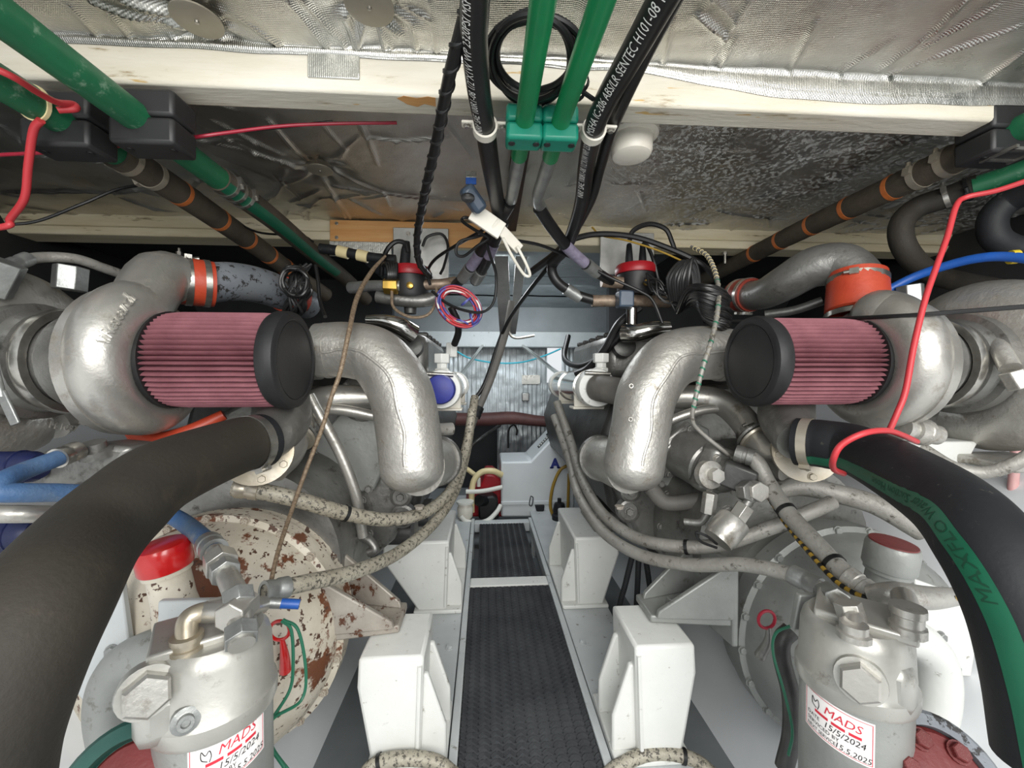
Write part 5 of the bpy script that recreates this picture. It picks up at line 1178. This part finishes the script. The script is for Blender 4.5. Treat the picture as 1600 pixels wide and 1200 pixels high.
p = at(1112, 742, .965); MB().lathe(p, (.1, -1, .1), [(0, -.02), (.034, -.02), (.034, .0), (.022, .002), (0, .002)], 24).build('plug_seat', 'silver', t); MB().lathe(p + Vector((0.003, -.002, 0)), (.1, -1, .1), [(0, 0), (.018, 0), (.018, .02), (0, .021)], 6).build('hex_plug', 'silver', t)
a, e = at(1136, 738, .98), at(1172, 752, .95); MB().obox((a + e) / 2, e - a, (.075, .062, .06), (0, 0, 1)).build('port_block', 'cast_dark', t, bevel=.006)
p = at(1162, 768, .93); MB().hexa(p, p + Vector((.004, -.026, .006)), .026).build('port_plug', 'cast', t, bevel=.002)
p = at(1180, 768, .915); MB().hexa(p + Vector((0, .02, 0)), p + Vector((0, -.02, .004)), .024).build('cross_nut', 'silver_rough', t, bevel=.002)
P = A([(1180, 768, .91), (1165, 790, .91), (1150, 812, .91)]); MB().tube(P, .011, 12).build('sender_stem', 'cast', t); MB().hexa(P[1], P[2], .021).build('sender_nut', 'silver', t, bevel=.001)
a, e = at(1148, 812, .91), at(1118, 848, .90); MB().lathe(a, e - a, [(0, 0), (.034, 0), (.036, .004), (.036, .052), (.033, .056), (.033, .064), (0, .064)], 30).build('gauge_sender', 'silver', t)
MB().tube(A([(1120, 850, .88), (1105, 838, .87), (1088, 832, .88), (1095, 846, .88), (1120, 856, .88)]), .003, 8).build('sender_wire', 'cable_black', t)
a = at(1110, 770, .96); MB().hexa(a, a + Vector((-.006, 0, -.05)), .017).build('drain_fitting', 'silver', t, bevel=.001); MB().tube([a + Vector((-.006, 0, -.05)), a + Vector((-.02, 0.01, -.075)), a + Vector((-.05, .03, -.08))], .009, 10).build('drain_tube', 'cast', t)
for (px, py) in ((1168, 785), (1135, 796)): bolt(t, at(px, py, .93), (0, -1, -.2), .011, 'cast')

# ================================================================ CENTRE CYLINDERS (fuel coolers) WITH BRACKETS
def cooler(side, label, cap):
    X = lambda x: mx(x, side)
    z = at(690, 608, 1.36).z if side < 0 else at(930, 606, 1.36).z
    x = at(690, 608, 1.36).x if side < 0 else at(932, 606, 1.36).x
    t = thing('fuel_cooler', label, 'cooler', (x, 1.6, z - .08), 'fuel coolers')
    MB().lathe((x, 1.40, z), (0, 1, 0), [(0, 0), (.060, 0), (.060, .62), (0, .62)], 32).build('barrel', 'chrome', t)
    MB().lathe((x, 1.345, z), (0, 1, 0), [(0, 0), (.062, 0), (.066, .01), (.066, .05), (.06, .055), (0, .055)], 32).build('end_collar', 'white_paint', t)
    MB().lathe((x, 1.95, z), (0, 1, 0), [(0, 0), (.066, 0), (.066, .05), (0, .05)], 28).build('end_collar', 'white_paint', t)
    for y in (1.44, 1.74):
        q = MB().box2((x - .058, y, z - .07), (x + .058, y + .012, z - .002)); q.build('bracket', 'white_plastic', t, bevel=.003)
        MB().lathe((x, y, z), (0, 1, 0), [(.061, 0), (.064, 0), (.064, .010), (.061, .010)], 32).build('strap', 'chrome', t)
        MB().box2((x - .062, y - .004, z - .078), (x + .062, y + .07, z - .070)).build('ledge', 'white_plastic', t, bevel=.002)
    if cap: MB().lathe((x, 1.345, z), (0, -1, 0), [(.048, -.004), (.048, .03), (.044, .04), (.03, .045), (0, .046)], 28).build('blue_cap', 'blue_cap', t)
    else:
        MB().tube([(x, 1.35, z), (x + .02, 1.30, z - .004), (x + .06, 1.25, z - .012), (x + .13, 1.23, z - .02)], .043, 24, 12, wob=.03, wn=2).build('ribbed_hose', 'hose_dark_grey', t)
    c = Vector((x + (.0 if side < 0 else .02), 1.38, z + .055)); q = MB().lathe(c, (0, 0, 1), [(0, 0), (.026, 0), (.026, .012), (.019, .014), (.019, .03), (.028, .032), (.028, .062), (0, .062)], 6); q.build('top_nut', 'white_paint', t, bevel=.002)
    a = c + Vector((-side * -.03, 0, -.0)); MB().cyl(Vector((x - .045, 1.34, z + .05)), Vector((x + .04, 1.34, z + .046)), .007, 10).build('clamp_bolt', 'steel', t)
    return t
cl_ = cooler(-1, 'chrome fuel cooler cylinder with a blue end cap left of the passage', True)
cooler(1, 'chrome fuel cooler cylinder with a ribbed hose right of the passage', False)
c = at(706, 545, 1.5); MB().lathe(c - Vector((0, 0, .03)), (0, 0, 1), [(0, 0), (.022, 0), (.022, .05), (.018, .052), (0, .052)], 6).build('top_nut', 'white_paint', cl_, bevel=.002)
# ================================================================ WATER SEPARATORS, CABLES AND COILS UNDER THE BEAM
def separator(label, px, py, d, grp='red topped fuel separators'):
    c = at(px, py, d); t = thing('fuel_separator', label, 'fuel separator', c - Vector((0, 0, .09)), grp)
    MB().lathe(c, (0, 0, 1), [(0, -.012), (.068, -.012), (.070, -.006), (.070, .010), (.064, .020), (.04, .026), (0, .026)], 32).build('red_lid', 'red_paint', t)
    MB().lathe(c - Vector((0, 0, .085)), (0, 0, 1), [(0, 0), (.056, 0), (.062, .01), (.064, .072), (0, .072)], 30).build('body', 'black_plastic', t)
    MB().lathe(c - Vector((0, 0, .135)), (0, 0, 1), [(0, 0), (.02, 0), (.024, .05), (0, .05)], 16).build('drain_stem', 'cast_dark', t)
    p = c + Vector((.012, -.066, -.055)); MB().lathe(p, (0, -1, 0), [(0, 0), (.011, 0), (.011, .012), (.006, .014), (0, .014)], 12).build('brass_plug', 'brass', t)
    return t, c
s1, c1 = separator('fuel separator with a red lid left of centre, under the plywood', 641, 428, 1.42)
s2, c2 = separator('fuel separator with a red lid right of centre', 993, 424, 1.40)
MB().tube(A([(548, 450, 1.44), (575, 447, 1.40), (600, 446, 1.37), (625, 447, 1.37)]), [.02, .018, .017, .018], 14).build('inlet_pipe', 'zinc', s1)
a = at(600, 447, 1.36); MB().hexa(a, a + Vector((.045, 0, 0)), .026).build('brass_nut', 'brass', s1, bevel=.002)
MB().tube(A([(590, 463, 1.40), (620, 468, 1.39), (660, 470, 1.39), (690, 462, 1.40)]), .022, 14).build('lower_pipe', 'cast', s1)
MB().tube(A([(660, 445, 1.40), (690, 444, 1.40), (712, 440, 1.42)]), .018, 14).build('outlet_pipe', 'copper_dirty', s1)
MB().tube(A([(682, 450, 1.35), (682, 470, 1.34), (668, 492, 1.33), (640, 495, 1.33), (615, 480, 1.34), (612, 455, 1.35)]), .005, 8).build('chain', 'braid', s1)
for k, px in enumerate((983, 1004)):
    a = at(px, 408, 1.39); MB().lathe(a, (0, 0, 1), [(0, -.01), (.014, -.01), (.013, .01), (.009, .055), (.006, .06), (0, .06)], 14).build('cable_boot', 'rubber', s2)
a = at(963, 442, 1.36); MB().cyl(a + Vector((-.05, 0, .005)), a + Vector((.02, 0, 0)), .020, 14).build('copper_nut', 'copper_dirty', s2)
MB().tube(A([(925, 470, 1.38), (960, 470, 1.38), (1000, 470, 1.38), (1045, 472, 1.40)]), .020, 14).build('lower_pipe', 'copper_dirty', s2)
MB().box(at(976, 468, 1.34), (.05, .05, .055)).build('solenoid', 'blue_grey', s2, bevel=.006)
MB().cyl(at(987, 482, 1.36), at(987, 510, 1.36), .018, 16).build('stem', 'chrome', s2)
MB().lathe(at(633, 405, 1.41), (.1, 0, 1), [(0, -.02), (.018, -.02), (.016, .03), (.010, .06), (0, .06)], 14).build('cable_boot', 'rubber', s1)
CB = 'loose black cables under the beam'
def cab(label, pts, r=.0055, mt='cable_black'): return T('cable', label, 'cable', pts, r, mt, 8, 8, CB)
cab('black cable arching over the left red lid', [(637, 395, 1.40), (632, 380, 1.40), (618, 378, 1.40), (605, 390, 1.40), (598, 410, 1.42), (596, 430, 1.44)], .008)
cab('black cable loop hung on the left metal plate', [(660, 385, 1.46), (668, 370, 1.46), (690, 366, 1.46), (700, 385, 1.46), (694, 415, 1.45), (688, 428, 1.44)], .005)
cab('black cable from the metal plate up to the camera', [(672, 445, 1.38), (668, 425, 1.36), (680, 405, 1.32), (710, 385, 1.24), (745, 365, 1.14), (765, 352, 1.06)], .005)
cab('black cable looping in front of the plywood, upper', [(765, 372, 1.08), (740, 358, 1.10), (722, 345, 1.12), (730, 340, 1.12), (755, 352, 1.10), (775, 362, 1.08)], .0042)
cab('black cable looping in front of the plywood, lower', [(770, 362, 1.08), (745, 370, 1.12), (718, 378, 1.14), (713, 396, 1.15), (725, 400, 1.15), (745, 385, 1.12), (765, 372, 1.10)], .0042)
cab('black cable loop hanging beside the red and blue coil', [(760, 380, 1.15), (766, 400, 1.18), (775, 430, 1.22), (772, 470, 1.24), (755, 487, 1.25), (730, 486, 1.26), (700, 475, 1.28), (675, 455, 1.30)], .0045)
cab('black cable running down to the passage post', [(895, 375, 1.28), (850, 425, 1.42), (815, 470, 1.60), (795, 500, 1.8), (785, 520, 1.9)], .008)
cab('black cable crossing to the right from the hose knot', [(800, 375, 1.15), (840, 382, 1.2), (875, 395, 1.25), (910, 410, 1.28), (950, 432, 1.3), (1000, 455, 1.3), (1020, 470, 1.3), (1035, 505, 1.3)], .005)
cab('heavy black cable arching over the right separator', [(880, 378, 1.25), (930, 366, 1.27), (990, 370, 1.28), (1050, 390, 1.28), (1095, 412, 1.26), (1118, 435, 1.22)], .009)
cab('black cable hoop above the right cable boots', [(983, 378, 1.37), (990, 360, 1.36), (1015, 350, 1.36), (1040, 358, 1.36), (1050, 378, 1.36), (1054, 390, 1.36)], .008)
cab('second black cable hoop dropping from the right boots', [(1004, 380, 1.38), (1012, 385, 1.37), (1022, 410, 1.36), (1030, 440, 1.36), (1045, 455, 1.36)], .006)
cab('thin yellow green wire beside the heavy right cable', [(925, 355, 1.30), (940, 368, 1.29), (980, 376, 1.29), (1030, 392, 1.29), (1075, 412, 1.28)], .003, 'yellow_dark')
cab('thick black cable going down from the right solenoid', [(1000, 480, 1.38), (968, 505, 1.40), (945, 545, 1.42), (920, 575, 1.45), (900, 585, 1.48)], .014)
# labelled hoses
def lab_hose(label, pts, r, l0, l1, sl):
    P = A(pts); t = thing('labelled_hose', label, 'hose', P[1], 'hoses with purple labels'); MB().tube(P, r, 16).build('hose', 'hose_black', t); rl = Rail(P, (0, -1, 0))
    stripe_tube('label_sleeve', rl, rl.len * l0, rl.len * l1, -3.1, 3.1, 'purple_label', t, .001, 10, 20, r=r)
    q, tg, *_ = rl.at(rl.len * sl); MB().lathe(q, tg, [(r, 0), (r + .004, 0), (r + .003, .06), (r, .06)], 16).build('ferrule', 'zinc', t)
    return t
lab_hose('black hose with a purple label running down right from the centre knot', [(842, 325, 1.06), (862, 355, 1.13), (890, 390, 1.22), (925, 420, 1.30), (958, 442, 1.36)], .0165, .40, .66, .68)
lab_hose('black hose with a purple label running down left to the left separator', [(796, 318, 1.04), (780, 345, 1.10), (762, 375, 1.18), (742, 408, 1.28), (722, 435, 1.36), (706, 450, 1.42)], .0165, .50, .68, .70)
lab_hose('second black hose beside it with a pale label end', [(786, 345, 1.10), (772, 378, 1.18), (758, 412, 1.28), (742, 440, 1.38)], .017, .30, .50, .78)
lab_hose('black hose curving under the knot to the right solenoid', [(872, 400, 1.33), (862, 420, 1.36), (872, 442, 1.37), (900, 460, 1.38), (930, 470, 1.38)], .0165, .02, .08, .55)
# red, white and blue wire coil
c0 = at(712, 478, 1.30); t = thing('wire_coil', 'coil of red, white and blue wire hanging by the left separator', 'wire coil', c0 - Vector((0, 0, .09)))
rnd = random.Random(5)
for k in range(17):
    pts = []; ph = rnd.uniform(0, 6); f = k / 16; a_, b_ = 28 + 11 * f, 19 + 10 * f
    for i in range(15):
        an = ph + i * 2 * math.pi / 14; ca, sa = math.cos(an), math.sin(an)
        pts.append(at(717 + a_ * ca * .80 - b_ * sa * .60 , 479 + a_ * ca * .60 + b_ * sa * .80, 1.30 + .012 * math.sin(2 * an + k) - .003 * (k % 4)))
    MB().tube(pts, .0031, 6, 3, caps=False).build('wire_turn', ('red_wire', 'wire_blue', 'red_wire', 'print_white', 'red_wire')[k % 5], t)
for (px, py, an) in ((690, 492, .6), (728, 470, -.9), (722, 505, 1.2), (735, 498, .2)):
    c = at(px, py, 1.285); MB().lathe(c, (math.cos(an), .1, math.sin(an)), [(.018, 0), (.021, 0), (.021, .005), (.018, .005)], 14).build('binding', 'wire_blue', t)
T('cable', 'thick dark cable dropping behind the red and blue coil', 'cable', [(705, 480, 1.34), (714, 500, 1.36), (716, 520, 1.40), (710, 538, 1.44)], .012, 'cable_black', 10, group=CB)
# black cable bundles
def bundle(label, cpx, cpy, d, n, fn, r, seed, grp='black cable bundles'):
    t = thing('cable_bundle', label, 'cable bundle', at(cpx, cpy, d), grp); rnd = random.Random(seed)
    for k in range(n): MB().tube([at(*q) for q in fn(k, rnd)], r, 7, 6).build('cable', 'hose_black', t)
    return t
bundle('tangle of thin black cable beside the left charge pipe', 470, 460, 1.2, 16, lambda k, g: [(478 + g.uniform(-10, 14), 418 + g.uniform(-6, 4), 1.18), (466 + g.uniform(-14, 16), 432 + g.uniform(-8, 8), 1.15), (458 + g.uniform(-14, 30), 452 + g.uniform(-8, 8), 1.14), (445 + k * 2.2, 478 + g.uniform(-6, 10), 1.16), (440 + k * 2.0, 492, 1.20)], .0042, 1)
bundle('looped black cable knot above the left filter end', 472, 435, 1.15, 7, lambda k, g: [(460 + 20 * math.cos(a) + g.uniform(-3, 3), 440 + 22 * math.sin(a) + g.uniform(-3, 3), 1.13 + .02 * math.cos(a + k)) for a in [k + i * 1.05 for i in range(7)]], .0042, 2)
cab('black cable hanging down onto the left exhaust inlet', [(493, 415, 1.18), (497, 440, 1.16), (500, 470, 1.14), (508, 495, 1.10)], .005)
bundle('stack of black cable loops under the right beam', 1068, 420, 1.25, 9, lambda k, g: [(1062 + k * 3 - 14, 470, 1.25), (1054 + k * 4 - 10, 435 + g.uniform(-4, 4), 1.22), (1066 + k * 2, 408 + g.uniform(-4, 4), 1.22), (1080 + k * 1.5, 425 + g.uniform(-4, 6), 1.23), (1084 + k * 1.2, 470, 1.25)], .0058, 3)
bundle('fan of black cables spilling over the right exhaust inlet', 1095, 480, 1.1, 30, lambda k, g: [(1058 + k * .7, 486 - k * .5 + g.uniform(-5, 5), 1.24), (1075 + k * .6, 452 + k * 1.0 + g.uniform(-3, 3), 1.12), (1105 + g.uniform(-4, 4), 446 + k * 1.9, 1.06 + k * .001), (1132 + g.uniform(-5, 4), 455 + k * 1.9 + g.uniform(-3, 3), 1.07), (1140 + g.uniform(-4, 2), 464 + k * 1.75, 1.12)], .0048, 4)
bundle('messy thin black wires left of the cable fan', 1035, 445, 1.3, 9, lambda k, g: [(1010 + g.uniform(-6, 6), 430 + g.uniform(-6, 14), 1.30), (1025 + g.uniform(-10, 10), 445 + g.uniform(-14, 14), 1.27), (1040 + g.uniform(-10, 14), 460 + g.uniform(-14, 14), 1.26), (1058 + g.uniform(-6, 20), 478 + g.uniform(-12, 8), 1.26)], .003, 6)
bundle('coiled black spring cable beside the left red lid', 607, 432, 1.36, 5, lambda k, g: [(598 + k * 4, 415, 1.38), (603 + k * 4, 412, 1.35), (607 + k * 3, 430, 1.34), (601 + k * 4, 442, 1.36)], .006, 8)
# black hose run under plywood
t = thing('hose_run', 'black hose with pale joint sleeves under the tape patch', 'hose', at(560, 400, 1.45))
MB().tube(A([(500, 388, 1.46), (530, 392, 1.46), (580, 402, 1.46), (618, 406, 1.46)]), .017, 14).build('hose', 'rubber', t)
for px, py in ((535, 394), (566, 400)): a = at(px, py, 1.46); MB().cyl(a - Vector((.016, 0, -.004)), a + Vector((.02, 0, -.004)), .020, 16).build('sleeve', 'cream_hose', t)
# chrome rocker pipe behind the elbows
T('chrome_tube', 'dark chrome tube lying behind the left exhaust elbow', 'pipe', [(573, 500, 1.32), (600, 502, 1.32), (625, 510, 1.33), (645, 522, 1.36)], [.016, .022, .03, .032], 'chrome', 18, group='chrome rocker tubes')
T('chrome_tube', 'dark chrome tube lying behind the right exhaust elbow', 'pipe', [(1045, 512, 1.32), (1020, 514, 1.32), (995, 520, 1.33), (975, 520, 1.36)], [.022, .026, .03, .032], 'chrome', 18, group='chrome rocker tubes')
for side, px, lb in ((-1, 640, 'left'), (1, 972, 'right')):
    c = at(px, 545, 1.5); t = thing('valve_cover', 'dark ribbed valve cover on top of the %s engine beside the elbow' % lb, 'engine cover', c - Vector((0, 0, .1)), 'engine valve covers')
    MB().obox(c + Vector((side * .02, .25, -.03)), (0, 1, 0), (.6, .16, .18), (0, 0, 1)).build('cover', 'cast', t, bevel=.03)
    for k in range(5): MB().box(c + Vector((side * .02, .02 + .11 * k, .052)), (.17, .02, .02)).build('rib', 'cast_dark', t, bevel=.006)
    MB().lathe(c + Vector((side * -.02, -.06, .0)), (0, -1, .2), [(0, 0), (.04, 0), (.04, .03), (.03, .034), (0, .034)], 20).build('end_plug', 'cast_dark', t)
# starter motor in the lower left
t = thing('starter_motor', 'dark starter motor under the pale hose of the left engine', 'starter motor', at(600, 830, 1.35))
MB().cyl(at(575, 830, 1.36), at(644, 830, 1.36), .042, 22).build('body', 'cast_dark', t); MB().cyl(at(655, 812, 1.34), at(668, 812, 1.34), .022, 16).build('solenoid', 'black_plastic', t)

# ================================================================ FAR END: CABINET, GENERATOR, HOSES
yc_ = 2.62
def pl(pts, y): return A([(x, yy, y) for (x, yy) in pts])
prof = pl([(783, 722), (829, 721), (873, 674), (898, 674), (898, 808), (783, 808)], yc_)
t = thing('equipment_cabinet', 'white sloping cabinet marked with a blue A at the end of the walkway', 'cabinet', (prof[0] + prof[3]) / 2 * 1.0 - Vector((0, -.15, .0)))
t.location.z = prof[4].z; ORG[t.name] = t.location.copy()
MB().prism(prof, (0, .34, 0)).build('body', 'cabinet', t, bevel=.012)
a, e = at(783, 784, yc_ - .003), at(890, 786, yc_ - .003); MB().box2((a.x, yc_ - .006, e.z - .004), (e.x, yc_ + .01, a.z)).build('lip', 'cabinet', t, bevel=.002)
text_flat('letter', 'A', .085, at(861, 731, yc_ - .001), (1, 0, 0), (0, 0, 1), 'print_blue', t, .001, .95, bold=.0045)
for k in (0, 1): MB().box(at(862.3 + 10.8 * k, 730.4, yc_ - .001), (.026, .002, .006)).build('letter_serif', 'print_blue', t)
s0, s1_ = prof[1], prof[2]; sd = (s1_ - s0).normalized(); nn = Vector((-sd.z, 0, sd.x)).normalized(); nn = nn if nn.z > 0 else -nn
lb = MB().obox(s0.lerp(s1_, .62) + Vector((0, .12, 0)) + nn * .001, sd, (.14, .003, .07), nn).build('label_strip', 'cast_dark', t)
for k in range(7): MB().obox(s0.lerp(s1_, .62) + sd * (-.055 + .018 * k) + Vector((0, .12, 0)) + nn * .0032, sd, (.010, .001, .040), nn).build('label_mark', 'print_white', lb)
MB().obox(s0.lerp(s1_, .78) + Vector((0, .19, 0)) + nn * .0015, sd, (.03, .002, .06), nn).build('symbol', 'print_black', t, bevel=.006)
MB().tube(A([(829, 775, yc_ - .01), (833, 778, yc_ - .014), (831, 790, yc_ - .014), (827, 788, yc_ - .014), (829, 776, yc_ - .012)]), .003, 6).build('latch_loop', 'cable_black', t)
MB().prism(pl([(836, 790), (851, 790), (850, 798), (845, 803), (838, 798)], yc_ - .02), (0, .02, 0)).build('gland', 'rubber', t, bevel=.003)
# generator (red) with hoses
t = thing('generator', 'small red generator with white cap left of the cabinet', 'generator', at(760, 800, 2.75))
MB().prism(pl([(735, 765), (752, 758), (758, 742), (770, 742), (785, 752), (790, 808), (728, 808), (726, 790)], 2.72), (0, .3, 0)).build('casing', 'red_paint', t, bevel=.012)
MB().cyl(at(748, 760, 2.70), at(748, 747, 2.70), .013, 12).build('white_cap', 'white_plastic', t)
MB().prism(pl([(747, 778), (770, 775), (778, 780), (780, 812), (748, 812)], 2.60), (0, .1, 0)).build('pump_block', 'black_plastic', t, bevel=.012)
MB().cyl(at(748, 782, 2.56), at(757, 782, 2.62), .035, 18).build('pulley', 'rubber', t)
t = thing('filter_bowl', 'clear white filter bowl at the left end of the walkway', 'filter bowl', at(726, 812, 2.5))
MB().lathe(at(727, 812, 2.5), (0, 0, 1), [(0, 0), (.03, 0), (.045, .02), (.05, .07), (.04, .1), (0, .105)], 20).build('bowl', 'white_plastic', t); MB().lathe(at(727, 786, 2.5), (0, 0, 1), [(0, 0), (.052, 0), (.052, .012), (0, .012)], 20).build('rim', 'white_hose', t)
GH = 'generator hoses'
T('generator_hose', 'thick cream hose arching over the red generator', 'hose', [(737, 800, 2.56), (737, 775, 2.56), (740, 752, 2.57), (752, 738, 2.58), (770, 736, 2.58), (784, 742, 2.60)], .019, 'cream_hose', 14, group=GH)
T('generator_hose', 'white hose running level in front of the red generator', 'hose', [(728, 768, 2.54), (745, 768, 2.54), (762, 766, 2.54), (785, 761, 2.54)], .014, 'white_hose', 12, group=GH)
T('generator_hose', 'white hose sagging across the floor at the walkway end', 'hose', [(720, 806, 2.46), (728, 814, 2.46), (745, 817, 2.46), (762, 813, 2.46), (776, 800, 2.48), (782, 790, 2.52)], .014, 'white_hose', 12, group=GH)
T('generator_hose', 'pale hose dropping in from the left behind the engine hose', 'hose', [(715, 728, 2.7), (728, 732, 2.7), (742, 742, 2.7)], .016, 'cream_hose', 12, group=GH)
T('generator_hose', 'yellow hose looping down the right side of the cabinet', 'hose', [(890, 726, 2.5), (875, 735, 2.5), (864, 760, 2.5), (860, 790, 2.5), (866, 808, 2.5), (876, 815, 2.5)], .010, 'yellow_dark', 10, group=GH)
T('generator_hose', 'straight yellow hose right of the cabinet', 'hose', [(889, 740, 2.52), (888, 770, 2.52), (887, 800, 2.52)], .009, 'yellow_dark', 10, group=GH)
t = thing('bilge_pump', 'black bilge pump on the floor right of the cabinet', 'pump', at(875, 815, 2.45))
MB().lathe(at(874, 812, 2.45), (0, 0, 1), [(0, 0), (.045, 0), (.045, .03), (.035, .04), (.04, .06), (.03, .1), (.012, .105), (.012, .13), (0, .13)], 18).build('body', 'rubber', t); MB().cyl(at(866, 800, 2.45), at(884, 800, 2.45), .022, 14).build('outlet', 'rubber', t)
# rolled blanket edge, struts, post and cyan line
P = A([(700, 655, 3.18), (760, 655, 3.18), (800, 653, 3.18), (845, 658, 3.16), (900, 660, 3.16)])
t = tag(MB().tube(P, [.05, .052, .05, .042, .042], 16, 10).build('rolled_blanket', 'blanket'), 'rolled maroon insulation edge under the far foil bulkhead', 'blanket')
T('support_strut', 'chrome diagonal strut at the left of the far opening', 'strut', [(754, 540, 3.07), (738, 562, 2.7), (724, 580, 2.4), (706, 604, 1.99)], .012, 'chrome', 12, group='far diagonal struts')
T('support_strut', 'chrome diagonal strut at the right of the far opening', 'strut', [(816, 540, 3.07), (840, 558, 2.7), (862, 576, 2.4), (884, 592, 1.99)], .012, 'chrome', 12, group='far diagonal struts')
T('line', 'thin cyan rope hanging across the far opening', 'rope', [(712, 548, 3.0), (735, 560, 3.0), (775, 567, 3.0), (815, 566, 3.0), (850, 556, 3.0), (876, 545, 3.0)], .006, 'cyan', 8)
t = thing('hanger_bracket', 'grey metal hanger plates standing under the deckhead at the centre', 'bracket', at(790, 525, 2.2), None)
for k, (x0, x1, x2, x3) in enumerate(((772, 794, 800, 781), (806, 824, 806, 797))): MB().prism(A([(x0, 400, 1.75), (x1, 400, 1.75), (x2, 522, 2.3), (x3, 522, 2.3)]), (0, .012, 0.0)).build('plate', 'aluminium', t, bevel=.002)
MB().tube(A([(795, 505, 2.2), (797, 522, 2.2), (808, 528, 2.2), (835, 524, 2.2)]), .008, 10).build('hook', 'steel', t)
T('cable', 'thin black cable hanging on the lower far panel', 'cable', [(794, 700, 3.22), (795, 672, 3.22), (803, 664, 3.22), (808, 672, 3.22), (807, 680, 3.22)], .007, 'cable_black', 8, group=CB)
T('frame_bar', 'grey diagonal bar in the dark gap left of the cabinet', 'bar', [(700, 815, 2.6), (705, 745, 2.75), (732, 702, 2.9), (755, 682, 2.95), (782, 664, 3.28)], .012, 'cast_dark', 10)
T('level_tube', 'pink sight tube standing at the right edge behind the hoses', 'tube', [(1588, 690, .95), (1586, 720, .95), (1582, 770, .95), (1578, 830, .95)], .010, 'pink_hose', 12)
T('harness', 'cable harness along the top of the right fuel cooler', 'cable', [(985, 505, 1.36), (955, 540, 1.42), (935, 560, 1.5), (905, 572, 1.6), (882, 560, 1.8), (888, 525, 1.9)], .012, 'cable_black', 10, group=CB)
